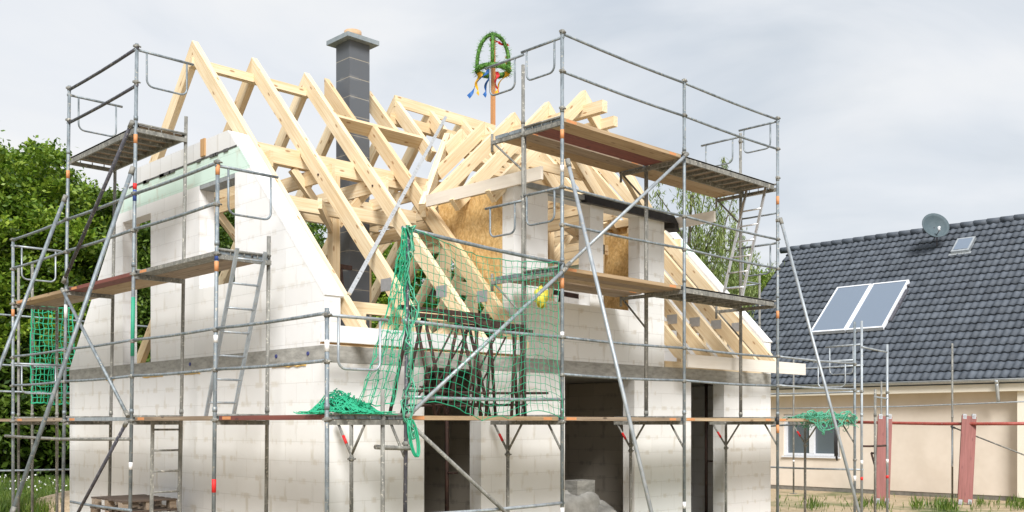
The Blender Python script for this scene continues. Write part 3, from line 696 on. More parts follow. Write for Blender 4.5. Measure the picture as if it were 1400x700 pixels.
G.deck(XO+.03, XI-.02, gyp(1, 4), gyp(2, 4), Z2, ['galvold', 'plank', 'plank']); G.deck(XO+.03, XI-.02, gyp(2, 4), gyp(3, 4), Z2, ['redplank', 'plank2', 'plank2']); G.deck(XO+.03, XI-.02, gyp(3, 4), gyp(4, 4), Z2, ['plank2', 'plank', 'plank'])
G.metal_deck(XO+.03, XI-.02, gyp(2, 6)+.03, gyp(3, 6)-.03, Z3)
G.side_guard((XO, gyp(0, 3), 3.10), (1, 0, 0), .78, .55, mat='galvlight'); G.side_guard((XO, gyp(1, 5), 5.06), (1, 0, 0), .82, .55); G.side_guard((XO, gyp(2, 7), 7.04), (1, 0, 0), .82, .46); G.side_guard((XO, gyp(3, 7), 6.98), (1, 0, 0), .82, .5)
G.side_guard((XO, 7.64, 5.0), (1, 0, 0), .8, .55, mat='galvlight'); G.side_guard((XO, 7.64, 3.0), (1, 0, 0), .8, .5, mat='galvlight')
G.brace((XO-.05, gyp(2, 6)+.02, Z3), (XO-.05, gyp(3, 4)-.05, Z2+.1), mat='darksteel', r=.026); G.brace((XO-.05, gyp(3, 4), Z2-.05), (XO-.05, gyp(2, 2)+.02, Z1+.03), mat='galv'); G.brace((XO-.05, gyp(2, 2)+.05, Z1-.08), (XO-.05, gyp(3, .3)-.1, .15), mat='darksteel')
# raking shores out to the left
def rake(i, ztop, pb, r=.028):
    G.brace((XO-.04, gyp(i, ztop), ztop), pb, mat='galv', r=r)
pA = hit(17, 700, (0, gyp(2, 0), 0), (0, 1, 0)); rake(2, 5.42, tuple(V((XO-.04, gyp(2, 5.4), 5.42))+(pA-V((XO-.04, gyp(2, 5.4), 5.42)))*1.0))
pB = hit(-28, 575, (0, gyp(3, 3), 0), (0, 1, 0)); rake(3, 5.42, tuple(pB+(pB-V((XO, gyp(3, 5.4), 5.42)))*.5))
G.rail((XO-.03, gyp(2, 1.6), 1.62+.15), (XO-.03, 7.9, 1.77), r=.024, mat='galvold'); G.rail((XO-.03, gyp(2, 1)-.05, .80), (XO-.03, 5.0, .80), r=.02, mat='galv')

# ---- rear scaffold (behind the left end) with net
B = Scaf(empty('scaffold', (0, 9.6, 0), 'scaffold behind the far left corner of the shell, in front of the trees', 'scaffold'))
for x, y, zt in ((-1.3, 9.1, 5.0), (-.3, 9.15, 5.0), (1.4, 9.2, 3.3), (4.2, 9.2, 4.9), (6.9, 9.2, 4.9), (9.6, 9.2, 4.9)):
    B.post(x, y, .06, zt, mat='galvold', couplers=(3.1,)); B.post(x, y+.73, .06, zt, mat='galvold')
for z in (3.1, 2.6, 1.1, 4.05): B.rail((-1.3, 9.83, z), (9.6, 9.83, z))
B.deck(-1.3, 9.6, 9.12, 9.8, Z1, ['plank', 'plank2'])
B.deck(4.2, 9.6, 9.12, 9.8, Z2, ['plank', 'plank2'])

# ---- end scaffold beyond the right gable
C = Scaf(empty('scaffold', (11.2, 0, 0), 'light scaffold with U-shaped guards beyond the right end of the shell', 'scaffold'))
for x, y, zt, mt in ((11.25, -1.40, 3.95, 'galvlight'), (12.2, -1.46, 3.55, 'galvlight'), (11.25, 1.3, 5.2, 'galvold'), (12.0, 1.3, 5.2, 'galvold'), (11.25, 4.0, 5.2, 'galvold'), (12.0, 4.0, 5.2, 'galvold'), (11.25, 6.7, 7.0, 'galvold'), (12.0, 6.7, 7.0, 'galvold')):
    C.post(x, y, .06, zt, mat=mt, marks=((.9, 'redtape', .06), (1.2, 'whitetape', .08)), couplers=(2.6,))
C.post(11.6, -1.5, .06, 2.65, mat='galvold')
for z in (3.1, 2.6, 1.1): C.rail((11.25, -1.4, z), (11.25, 1.3, z), mat='galvlight', r=.018); C.rail((12.0, 1.3, z), (12.0, 6.7, z), r=.018)
C.rail((11.25, -1.42, 3.45), (12.2, -1.46, 3.4), mat='galvlight', r=.018); C.rail((11.3, -1.42, 1.55), (12.1, -1.46, 1.55), mat='rust', r=.02); C.rail((11.6, -1.5, 2.5), (12.2, -1.46, 2.48), mat='galvlight', r=.018)
C.side_guard((11.25, -1.35, 3.5), (.2, 1, 0), .8, .55, mat='galvlight')
for z in (Z1, Z2): C.deck(11.28, 11.98, 1.3, 6.7, z, ['plank2', 'plank2'])
for z in (5.0, 4.6): C.rail((12.0, 1.3, z), (12.0, 6.7, z), r=.018); C.rail((11.25, 1.3, z), (12.0, 1.3, z), r=.018)
C.rail((11.25, 1.25, 1.9), (10.85, -1.4, 2.06), r=.018)
C.side_guard((12.0, 6.7, 6.6), (-1, 0, 0), .8, .4)

# ---- ladders (each stands on a deck)
def ladder(p, q, side, width, label, mat='galvlight', n=None, r=.02):
    p, q, side = V(p), V(q), V(side).normalized(); e = empty('ladder', p, label, 'ladder', 'scaffold ladders')
    for sg in (-1, 1): o = MB().beam(p+side*sg*width/2, q+side*sg*width/2, .024, .045, up=side).build('rail', mat, e)
    n = n or int((q-p).length/.28)
    for i in range(n):
        c = p+(q-p)*((i+.6)/n); MB().tube(c-side*width/2, c+side*width/2, .014, 8).build('rung', mat, e)
ladder((-.76, 1.20, Z1), (-.76, .42, Z2+.02), (1, 0, 0), .38, 'leaning metal ladder between the gable scaffold decks beside the right window', 'galvlight')
ladder((-.76, 2.74, .02), (-.76, 2.68, Z1-.06), (1, 0, 0), .40, 'upright ladder under the lowest gable scaffold deck', 'galvold')
ladder((7.32, -1.08, Z2+.02), (8.05, -1.08, Z3-.03), (0, 1, 0), .38, 'light ladder rising to the top deck at the right scaffold end', 'alu')

# ================================================================== NETS
def net_mesh(fn, nu, nv, r=.0036, n=3, jit=.012, mi=0):
    mb = MB(); g = [[V(fn(i/nu, j/nv))+V((random.uniform(-jit, jit), random.uniform(-jit, jit), random.uniform(-jit, jit))) for j in range(nv+1)] for i in range(nu+1)]
    for i in range(nu+1): mb.path([g[i][j] for j in range(nv+1)], r*(1.6 if i in (0, nu) else 1), n, mi, False)
    for j in range(nv+1): mb.path([g[i][j] for i in range(nu+1)], r*(1.8 if j in (0, nv) else 1), n, mi, False)
    return mb
def netfn(u, v):
    x = .14+2.52*u; zt = 4.20-.11*u; drop = v*(2.05-.18*math.sin(u*math.pi*3)*.5)
    sag = .14*math.sin(math.pi*min(1, u*1.02))*(1-v)**2
    z = zt-sag-drop
    z = max(z, Z1-.02+.03*math.sin(u*25))
    y = YO-.06-.10*math.sin(math.pi*v)*math.sin(math.pi*u)-.03*math.sin(u*11+v*4)
    return (x-.12*math.sin(v*math.pi)*(u-.3)+.02*math.sin(v*9+u*5), y, z)
NE = empty('safety_net', (1.4, YO, 2.1), 'green safety net hung from the rail over the left bay of the eaves scaffold', 'net')
net_mesh(netfn, 27, 22).build('net_panel', 'net', NE)
def gath(u, v):
    # bunched edge hanging round the corner post and pulled to the gable deck
    t = v**1.5; spread = .05+.55*v
    x = .10-.02-.95*t*.55+spread*(u-.5)*.75; y = YO-.02-.18*t+.10*math.sin(u*19)*(.4+v)*.5; z = 4.18-2.0*v
    return (x, y, z)
net_mesh(gath, 16, 22, .0042, 3, .02).build('net_gathered_edge', 'net', NE)
def fold(u, v):
    return (.10+.03*math.sin(v*20)+.06*u, YO-.05-.06*math.sin(v*13+u*3), 4.2-2.4*v)
net_mesh(fold, 4, 30, .007, 3, .03).build('net_fold', 'netpale', NE)
lp = MB()
for k in range(2):
    pts = [V((.12+.02*k+.10*(1-math.cos(t))/2*.9+.055*math.sin(t), YO-.07-.01*k, 2.02-.42*(1-math.cos(t))/2+random.uniform(-.006, .006))) for t in np.linspace(0, 2*math.pi, 22)]
    lp.path(pts, .011, 5)
lp.build('hanging_loop', 'net', NE)
def tangle(name, c, s, n, label, mat='net', droop=0):
    mb = MB()
    for k in range(n):
        a = random.uniform(0, 6.28); q = random.random()**.5
        p = V((c[0]+s[0]*q*math.cos(a), c[1]+s[1]*q*math.sin(a), c[2]+s[2]*(1-q*q)*random.random())); pts = [p]; d = V((random.gauss(0, 1), random.gauss(0, 1), random.gauss(0, .5))).normalized()
        for i in range(9):
            d = (d+V((random.gauss(0, .8), random.gauss(0, .8), random.gauss(0, .6)))).normalized(); p = p+d*.05
            hx = (p.x-c[0])/s[0]; hy = (p.y-c[1])/s[1]; top = c[2]+s[2]*max(0, 1-(hx*hx+hy*hy)*.8)*(.75+.35*math.sin(p.y*9+1)+.2*math.sin(p.x*13))
            p.z = min(max(p.z, c[2]-droop), top+.02); pts.append(p.copy())
        mb.path(pts, .006, 4, 0, False)
    return tag(mb.build(name, mat), label, 'net')
tangle('net_heap', (-.74, -1.50, Z1+.01), (.36, .27, .24), 330, 'crumpled heap of green net on the near end of the gable scaffold deck')
tag(net_mesh(lambda u, v: (9.0+1.75*u, YO-.05-.04*math.sin(u*14+v*5), Z1+.10+.05*math.sin(u*17)-v*(.22+.13*math.sin(u*7-1))), 24, 5, .006, 4, .03).build('draped_net', 'netpale'), 'pale green net flap hanging over the lowest deck edge near the beige house', 'net')
tangle('net_heap', (9.9, -1.30, Z1+.01), (.90, .18, .10), 130, 'loose pale green net draped over the right end of the lowest eaves deck', 'netpale', .32)
nA, nB = hit(44, 418, (0, 9.02, 0), (0, 1, 0)), hit(100, 552, (0, 9.02, 0), (0, 1, 0))
BN = tag(net_mesh(lambda u, v: (nA.x+(nB.x-nA.x)*u, 9.02+.05*math.sin(u*9+v*3), nA.z+(nB.z-nA.z)*v), 11, 17, .008, 4, .02).build('safety_net', 'net'), 'green safety net panel hanging on the rear scaffold before the dark trees', 'net')
tag(net_mesh(lambda u, v: (2.9+1.9*u, 9.0+.05*math.sin(u*9+v*3), 4.4-1.2*v), 14, 9, .011, 4, .02).build('safety_net', 'net'), 'green safety net seen through the left gable window opening', 'net')
M['yellow'] = flat('yellow_bag', (.85, .72, .08))
random.seed(11)
mb = MB().sphere((2.62, -1.20, 3.66), .10, .07, .13, 14, 10, 0, .32); tag(mb.build('plastic_bag', 'yellow'), 'small crumpled yellow plastic bag caught in the net beside the scaffold post', 'bag')

# ================================================================== TRESTLES on the lowest deck
def trestle(x, y, rz, ln, h, label):
    e = empty('mason_trestle', (x, y, Z1), label, 'trestle', 'rusty mason trestles stored on the scaffold deck')
    c, s_ = math.cos(rz), math.sin(rz)
    P = lambda a, b, z: V((x+a*c-b*s_, y+a*s_+b*c, Z1+z))
    MB().beam(P(-ln/2, 0, h), P(ln/2, 0, h), .045, .055).build('top_bar', 'rust', e)
    for sg in (-1, 1):
        for sb in (-1, 1):
            o = MB().tube(P(sg*ln*.36, sb*.02, h-.02), P(sg*ln*.36+sb*.22*sg, sb*.16, .0), .021, 8).build('leg', 'rust', e)
    for sg in (-1, 1): MB().tube(P(sg*ln*.36-.13, -.1, .35), P(sg*ln*.36+.13, .1, .35), .012, 6).build('cross_tube', 'rust', e)
    MB().tube(P(-ln*.42, -.02, .12), P(ln*.42, -.02, .16), .013, 6).build('lower_bar', 'rust', e)
    MB().tube(P(-ln*.34, -.05, .2), P(ln*.1, -.05, h-.1), .012, 6).build('diagonal_bar', 'rust', e)
trestle(.98, -1.15, .02, 1.45, 1.27, 'leftmost rusty trestle of the stored group behind the green net')
trestle(1.30, -1.02, -.04, 1.5, 1.22, 'rusty trestle in the middle of the stored group, pushed to the back')
trestle(1.62, -1.22, .03, 1.35, 1.17, 'rusty trestle at the front middle of the stored group')
trestle(1.92, -1.05, -.02, 1.3, 1.13, 'rightmost rusty trestle of the stored group, below the yellow bag')
# small tripods inside the loft
for x, y, z, l_ in ((2.0, 3.1, 3.55, 'brown trestle standing on the loft floor in front of the chimney'), (5.6, .9, 3.0, 'brown trestle on the loft floor seen through the dormer windows')):
    e = empty('loft_trestle', (x, y, ZB1), l_, 'trestle')
    top = 4.55 if x < 3 else 4.15
    MB().beam((x-.5, y, top), (x+.6, y, top-.03), .06, .07).build('top_bar', 'rust', e)
    for dx in (-.35, .4):
        for dy in (-.25, .25): MB().tube((x+dx, y, top-.03), (x+dx, y+dy, ZB1), .022, 8).build('leg', 'rust', e)
    MB().tube((x-.35, y-.12, 3.7), (x+.4, y-.12, 3.7), .014, 6).build('cross_tube', 'rust', e)

# ================================================================== TOPPING-OUT WREATH
random.seed(5)
M['fir'] = simple('fir_green', (.03, .11, .012), (.10, .26, .03), .7, nscale=25); M['fblue'] = flat('blue_ribbon', (.01, .12, .42)); M['fyellow'] = flat('yellow_ribbon', (.85, .48, .02)); M['fred'] = flat('red_ribbon', (.65, .03, .04))
WX, WY = 6.70, 4.07
WR = empty('topping_out_wreath', (WX, WY, 7.5), 'green topping-out wreath with coloured ribbons on a wooden pole above the roof', 'wreath')
MB().box(WX-.035, WY-.035, 7.45, WX+.035, WY+.035, 9.62).build('pole', 'polewood', WR)
ring = MB(); arcs = MB()
def garland(mb, pts, r):
    mb.path(pts, r*.55, 6)
    for i in range(len(pts)-1):
        for k in range(26):
            p = V(pts[i]).lerp(V(pts[i+1]), random.random()); d = V((random.gauss(0, 1), random.gauss(0, 1), random.gauss(0, 1))).normalized(); l = r*random.uniform(.8, 1.7)
            sdv = d.orthogonal().normalized()*.012; b0 = len(mb.v); mb.v += [tuple(p-sdv), tuple(p+sdv), tuple(p+d*l+sdv*.3), tuple(p+d*l-sdv*.3)]; mb.face([b0, b0+1, b0+2, b0+3])
RR = .32
garland(ring, [V((WX+RR*math.cos(t), WY+RR*math.sin(t), 9.0)) for t in np.linspace(0, 2*math.pi, 17)], .10)
for a in (math.pi*.25, math.pi*.75):
    dv = V((math.cos(a), math.sin(a), 0)); garland(arcs, [V((WX, WY, 9.0))+dv*RR*math.cos(t)+V((0, 0, .72*math.sin(t)**.8)) for t in np.linspace(0.02, math.pi-.02, 17)], .068)
ring.build('wreath_ring', 'fir', WR); arcs.build('wreath_arch', 'fir', WR)
def ribbon(p, d, l, mat, wv=.05, tw=2):
    mb = MB(); p = V(p); d = V(d).normalized(); sd_ = V((.72, -.69, 0))*wv/2; K = 14; b0 = 0
    for i in range(K+1):
        t = i/K; c = p+d*l*t+V((.72, -.69, 0))*.035*math.sin(t*9)+V((.7, .7, 0))*.03*math.sin(t*12); a = t*tw; s2 = V((sd_.x*math.cos(a), sd_.y*math.cos(a), sd_.x*math.sin(a)*.8)); mb.v += [tuple(c-s2), tuple(c+s2)]
    for i in range(K): mb.face([2*i, 2*i+1, 2*i+3, 2*i+2])
    o = mb.build('ribbon', mat, WR); md = o.modifiers.new('thick', 'SOLIDIFY'); md.thickness = .004
rt = V((.7145, -.6997, 0))  # picture right
c0 = V((WX, WY, 8.98))
ribbon(c0-rt*.28, (-.1*rt.x, -.1*rt.y, -1), .46, 'fyellow', .11); ribbon(c0-rt*.05+V((0, 0, .1)), -rt*.75+V((0, 0, -1)), .76, 'fblue', .13); ribbon(c0-rt*.02, -rt*.35+V((0, 0, -1)), .52, 'fblue', .13)
ribbon(c0+rt*.06, rt*.05+V((0, 0, -1)), .44, 'fred', .08); ribbon(c0+rt*.28, -rt*.55+V((0, 0, -1)), .5, 'fyellow', .10); ribbon(c0+V((0, 0, .62))+rt*.02, rt*.9+V((0, 0, -.35)), .3, 'fred', .07); ribbon(c0+rt*.25+V((0, 0, .3)), rt*.3+V((0, 0, -1)), .3, 'fyellow', .05)
ribbon(c0+V((0, 0, .72))-rt*.02, rt*.2+V((0, 0, -1)), .14, 'fred', .12)

# ================================================================== NEIGHBOUR HOUSE
M['plaster'] = simple('beige_render', (.68, .595, .50), (.75, .665, .57), .9, nscale=1.2, bs=.1, detail=3); M['plaster2'] = simple('cream_render', (.80, .74, .62), (.84, .78, .67), .9, nscale=1.5, bs=.1)
M['plinth'] = simple('dark_plinth', (.16, .15, .13), (.24, .22, .19), .9); M['zinc'] = steel('zinc', (.42, .45, .47), (.55, .58, .60), metal=.6, rough=.4, dirt=(.4, .42, .44))
m, nt, b = newmat('anthracite_tile'); n = N(nt, 'ShaderNodeTexNoise', Scale=3, Detail=5); lk(nt, coords(nt), n.inputs['Vector'])
r = ramp(nt, n.outputs[0], [(.3, (.064, .076, .095)), (.7, (.102, .118, .142))]); lk(nt, r.outputs[0], b.inputs['Base Color']); b.inputs['Roughness'].default_value = .62; M['tile'] = m
g = nt.nodes.new('ShaderNodeNewGeometry'); sp = nt.nodes.new('ShaderNodeSeparateXYZ'); lk(nt, g.outputs['Position'], sp.inputs[0])
def mth(op, a, v): 
    q_ = nt.nodes.new('ShaderNodeMath'); q_.operation = op; lk(nt, a, q_.inputs[0]); q_.inputs[1].default_value = v; return q_.outputs[0]
cx_ = mth('FLOOR', mth('DIVIDE', mth('SUBTRACT', sp.outputs[1], 8.35), .205), 1); cz_ = mth('FLOOR', mth('DIVIDE', mth('SUBTRACT', sp.outputs[2], 3.13), .345*.6643), 1)
cb_ = nt.nodes.new('ShaderNodeCombineXYZ'); lk(nt, cx_, cb_.inputs[0]); lk(nt, cz_, cb_.inputs[1]); wn_ = nt.nodes.new('ShaderNodeTexWhiteNoise'); lk(nt, cb_.outputs[0], wn_.inputs[0])
rv = ramp(nt, wn_.outputs[0], [(0, (.80, .80, .80)), (1, (1.12, 1.12, 1.12))]); dn = N(nt, 'ShaderNodeTexNoise', Scale=16, Detail=6, Roughness=.75); lk(nt, coords(nt), dn.inputs['Vector']); dr = ramp(nt, dn.outputs[0], [(.56, (0, 0, 0)), (.72, (.35, .35, .35))])
c_ = mixc(nt, 1.0, r.outputs[0], rv.outputs[0], 'MULTIPLY'); c_ = mixc(nt, dr.outputs[0], c_, (.20, .20, .18)); lk(nt, c_, b.inputs['Base Color']); b.inputs['Specular IOR Level'].default_value = .28
m, nt, b = newmat('window_glass'); b.inputs['Base Color'].default_value = (.10, .12, .14, 1); b.inputs['Roughness'].default_value = .05; b.inputs['Metallic'].default_value = 0; b.inputs['Specular IOR Level'].default_value = .9; M['glass'] = m
m, nt, b = newmat('collector_glass'); b.inputs['Base Color'].default_value = (.16, .20, .26, 1); b.inputs['Roughness'].default_value = .3; b.inputs['Specular IOR Level'].default_value = .5; M['collector'] = m
M['pvc'] = flat('white_pvc', (.78, .80, .84), .4); M['dish'] = simple('grey_dish', (.06, .09, .105), (.08, .11, .125), .75, bs=0)
NH = empty('neighbour_house', (20.2, 4, 0), 'finished beige house with dark grey tiled roof, right of the shell', 'house')
NX, NY0, NY1 = 20.2, -1.25, 8.1
wy0, wy1, wz0, wz1 = None, None, None, None
pw0 = hit(1148, 625, (NX, 0, 0), (1, 0, 0)); pw1 = hit(1071, 572, (NX, 0, 0), (1, 0, 0)); wy0, wy1, wz0, wz1 = pw0.y, pw1.y, pw0.z, 2.28
ww = MB(); ww.box(NX, NY0, .12, NX+.35, wy0, 3.2); ww.box(NX, wy1, .12, NX+.35, NY1, 3.2); ww.box(NX, wy0, .12, NX+.35, wy1, wz0); ww.box(NX, wy0, wz1, NX+.35, wy1, 3.2)
ww.prism([(NX+.35, 0.12), (30.2, 0.12), (30.2, 3.2), (25.4, 7.9), (NX+.35, 3.2)], 'y', NY1-.36, NY1-.01); ww.prism([(NX+.35, 0.12), (30.2, 0.12), (30.2, 3.2), (25.4, 7.9), (NX+.35, 3.2)], 'y', -7.2, -6.9); ww.box(30.0, -6.9, .12, 30.3, NY1-.36, 3.2)
ww.build('wall', 'plaster', NH)
MB().box(NX-.32, -7.0, .12, NX-.02, NY0-.002, 3.18).build('wing_wall', 'plaster2', NH)
MB().box(NX+.015, -7, -.1, NX+.3, NY1-.02, .12).build('plinth', 'plinth', NH)
# roof tiles as real relief
EXr, EZr, RXr, RZr = 19.72, 3.13, 25.4, 8.2
ln = math.hypot(RXr-EXr, RZr-EZr); ux, uz = (RXr-EXr)/ln, (RZr-EZr)/ln; nx, nz = -uz, ux
ya, yb = -7.3, 8.35; tw_, cl_ = .30, .345; tw_ = .205; ncol = int((yb-ya)/tw_); nrow = int(ln/cl_)+1; K = 8
mb = MB()
prof = [(-.012, .0), (.0, .0)]
def hh(t): # tile cross profile: pan + roll
    t = t % 1.0
    return .026*max(0, math.sin(math.pi*min(1, t/.62)))**1.0 - (.010 if t > .62 else 0)*math.sin(math.pi*(t-.62)/.38)
for rrow in range(nrow):
    s0 = rrow*cl_; s1 = min(ln, (rrow+1)*cl_+.01)
    off = 0
    b0 = len(mb.v); cnt = ncol*K+1
    for lvl, (s_, h_) in enumerate(((s0, -.01), (s0, .052), (s1, .004))):
        for i in range(cnt):
            y = yb-i*tw_/K; h = hh(i/K)+h_+(.006*math.sin(i//K*12.9+rrow*78.2)*math.sin(i//K*3.7+rrow*1.9) if lvl else 0)
            if lvl == 0: h = hh(i/K)*.9-.008
            # curved lower edge
            sx = s_ - (.018*math.sin(math.pi*((i/K) % 1.0)) if lvl < 2 else 0)
            mb.v.append((EXr+ux*sx+nx*h, y, EZr+uz*sx+nz*h))
    for lvl in (0, 1):
        for i in range(cnt-1): mb.face([b0+lvl*cnt+i, b0+lvl*cnt+i+1, b0+(lvl+1)*cnt+i+1, b0+(lvl+1)*cnt+i], 0, None, lvl == 1)
mb.build('roof_tiles', 'tile', NH)
MB().prism([(EXr+.06, EZr-.16), (RXr, RZr-.16), (30.9, EZr-.05), (30.9, EZr+.05), (RXr, RZr-.04), (EXr+.02, EZr-.03)], 'y', ya+.03, yb-.03).build('roof_body', 'tile', NH)
rt_ = MB(); k = 0; y = ya
while y < yb:
    rt_.path([(RXr, y, RZr+.035), (RXr, y+.42, RZr+.05)], .11, 12); y += .40
rt_.build('ridge_tiles', 'tile', NH)
gt = MB(); gc = []
for y in (ya, yb):
    pass
K2 = 10; b0 = 0
for y in (ya, yb):
    for k in range(K2+1):
        t = math.pi+math.pi*k/K2; gt.v.append((EXr-.05+.07*math.cos(t), y, EZr-.02+.075*math.sin(t)))
for k in range(K2): gt.face([k, k+1, K2+1+k+1, K2+1+k], 0, None, True)
gt.path([(EXr-.12, ya, EZr-.015), (EXr-.12, yb, EZr-.015)], .012, 6)
g_ = gt.build('gutter', 'zinc', NH); md = g_.modifiers.new('thick', 'SOLIDIFY'); md.thickness = .004
MB().box(EXr+.05, ya+.05, EZr-.32, EXr+.09, yb-.05, EZr-.06).box(EXr+.09, ya+.05, EZr-.32, NX-.005, yb-.05, EZr-.28).build('fascia', 'plaster2', NH)
dp = hit(1363, 522, (EXr-.05, 0, 0), (1, 0, 0))
MB().path([(EXr-.05, dp.y, EZr-.06), (EXr-.05, dp.y, EZr-.2), (EXr+.08, dp.y+.02, EZr-.48), (EXr+.10, dp.y+.02, EZr-.60)], .045, 12).tube((EXr-.05, dp.y, EZr-.04), (EXr-.05, dp.y, EZr-.14), .075, 12, 0, .045).build('downpipe', 'zinc', NH)
wn = MB(); fw = .09
wn.box(NX+.05, wy0+.002, wz0+.002, NX+.13, wy1-.002, wz0+fw); wn.box(NX+.05, wy0+.002, wz1-fw, NX+.13, wy1-.002, wz1-.002); wn.box(NX+.05, wy0+.002, wz0+fw, NX+.13, wy0+fw, wz1-fw); wn.box(NX+.05, wy1-fw, wz0+fw, NX+.13, wy1-.002, wz1-fw); ym = (wy0+wy1)/2; wn.box(NX+.045, ym-.08, wz0+fw, NX+.13, ym+.08, wz1-fw)
win = MB().box(NX+.14, wy0+.02, wz0+.02, NX+.16, wy1-.02, wz1-.02).build('window', 'glass', NH); wn.build('window_frame', 'pvc', win); MB().box(NX-.06, wy0-.03, wz0-.04, NX+.05, wy1+.03, wz0).build('window_sill', 'pvc', win)
# roof-plane helper
def rp(px, py, off=0.0):
    n_ = V((nx, 0, nz)); return hit(px, py, V((EXr, 0, EZr))+n_*off, n_)
def rparam(p): return p.y, (p-V((EXr, 0, EZr))).dot(V((ux, 0, uz)))
def P2(y, s_, off): return V((EXr+ux*s_+nx*off, y, EZr+uz*s_+nz*off))
c1, c2, c3 = rp(1107, 455, .14), rp(1137, 394, .14), rp(1207, 448, .14)
ya_, sa = rparam(c1); _, sb = rparam(c2); yb_, _ = rparam(c3)
SP = empty('solar_collector', tuple(P2((ya_+yb_)/2, sa, .1)), 'pair of framed solar collector panels on the dark tiled roof', 'solar panel')
def slabp(mb, y0, y1, s0, s1, h0, h1, mi=0):
    mb.hexa([P2(y0, s0, h0), P2(y1, s0, h0), P2(y1, s1, h0), P2(y0, s1, h0), P2(y0, s0, h1), P2(y1, s0, h1), P2(y1, s1, h1), P2(y0, s1, h1)], mi)
ymid = (ya_+yb_)/2
for y0, y1 in ((yb_, ymid-.02), (ymid+.02, ya_)):
    mb = MB(); slabp(mb, y0+.05, y1-.05, sa+.06, sb-.05, .12, .145); pn = mb.build('panel_glass', 'collector', SP)
    mb = MB(); slabp(mb, y0, y1, sa, sa+.06, .05, .16); slabp(mb, y0, y1, sb-.05, sb, .05, .16); slabp(mb, y0, y0+.05, sa+.06, sb-.05, .05, .16); slabp(mb, y1-.05, y1, sa+.06, sb-.05, .05, .16); mb.build('panel_frame', 'pvc', pn)
mb = MB(); slabp(mb, yb_+.1, ya_-.1, sa+.2, sa+.26, .03, .11); slabp(mb, yb_+.1, ya_-.1, sb-.3, sb-.24, .03, .11); slabp(mb, yb_-.06, yb_, sb-.25, sb-.18, .05, .12); slabp(mb, yb_-.10, yb_-.0, sa+.4, sb-.4, .04, .09); mb.build('mounting_rail', 'darksteel', SP)
k1, k2, k3 = rp(1300, 346, .08), rp(1308, 328, .08), rp(1325, 343, .08)
y1_, s1_ = rparam(k1); _, s2_ = rparam(k2); y3_, _ = rparam(k3)
mb = MB(); slabp(mb, y3_, y1_, s1_, s2_, .02, .13); slabp(mb, y3_-.06, y1_+.06, s1_-.10, s1_, .03, .06); sk = mb.build('skylight', 'zinc', NH); mb = MB(); slabp(mb, y3_+.06, y1_-.06, s1_+.08, s2_-.07, .131, .14); mb.build('skylight_glass', 'collector', sk)
# satellite dish
dpnt = rp(1281, 340, 0); SD = empty('satellite_dish', tuple(dpnt), 'round grey satellite dish on a bracket near the ridge of the tiled roof', 'satellite dish')
dc_ = dpnt+V((-.25, 0, .62)); 
axis = V((-.62, -.70, .36)).normalized(); t1 = axis.orthogonal().normalized(); t2 = axis.cross(t1); RD = .43
mb = MB(); nr, na = 6, 28
for side_ in (0, 1):
    for i in range(nr+1):
        rr_ = RD*i/nr
        for k in range(na): a = 2*math.pi*k/na; mb.v.append(tuple(dc_+t1*rr_*math.cos(a)+t2*rr_*math.sin(a)+axis*(.16*(rr_/RD)**2-.02*side_)))
    o_ = side_*(nr+1)*na
    for i in range(nr):
        for k in range(na): mb.face([o_+i*na+k, o_+i*na+(k+1) % na, o_+(i+1)*na+(k+1) % na, o_+(i+1)*na+k], 0, None, True)
for k in range(na): mb.face([nr*na+k, nr*na+(k+1) % na, (nr+1)*na+nr*na+(k+1) % na, (nr+1)*na+nr*na+k])
mb.build('dish', 'dish', SD)
MB().tube(dpnt+V((0, 0, -.05)), dpnt+V((0, 0, .62)), .025, 8).tube(dpnt+V((0, 0, .55)), dc_, .03, 8).build('mast', 'darksteel', SD)
arm_e = dc_+axis*.42+V((0, 0, -.30)); MB().tube(dc_+V((0, 0, -.36)), arm_e, .014, 6).build('arm', 'darksteel', SD); MB().tube(arm_e, arm_e+V((.02, .02, .12))-axis*.06, .035, 10).tube(arm_e+V((0, 0, .1)), arm_e+V((0, 0, .1))-axis*.12, .03, 10).build('receiver', 'pvc', SD)

# ---- small fence-like scaffold before the neighbour wall: red pipe, posts and red boards
FX = 17.6
def gp(px, d, z=0): return from_cam(px, d, z)
NS = Scaf(empty('scaffold', tuple(gp(1302, 25.3)), 'low scaffold with red pipe rail in front of the beige house wall', 'scaffold'))
pR0, pR1 = hit(1165, 577, (FX+.9, 0, 0), (1, 0, 0)), hit(1420, 579, (FX+.9, 0, 0), (1, 0, 0))
o = NS.rail(tuple(pR0), tuple(pR1), mat='redpipe', r=.04)
NS.rail((FX+1, pR0.y+3, 2.42), (FX+1, pR1.y-1, 2.55), r=.016, mat='galvlight')
for px, zt in ((1302, 4.0), (1213-8, 3.1), (1085, 3.8)):
    q = hit(px, 577, (FX+1, 0, 0), (1, 0, 0)); NS.post(q.x, q.y, .06, zt, mat='galvold', marks=((.9, 'whitetape', .06),))
q = hit(1302, 577, (FX+1, 0, 0), (1, 0, 0)); NS.brace((q.x, q.y, 1.9), (q.x-.2, q.y-3.4, .6), r=.018, mat='galvold')
NS.rail((q.x-.4, q.y-.15, .95), (q.x, q.y, 1.95), r=.016)
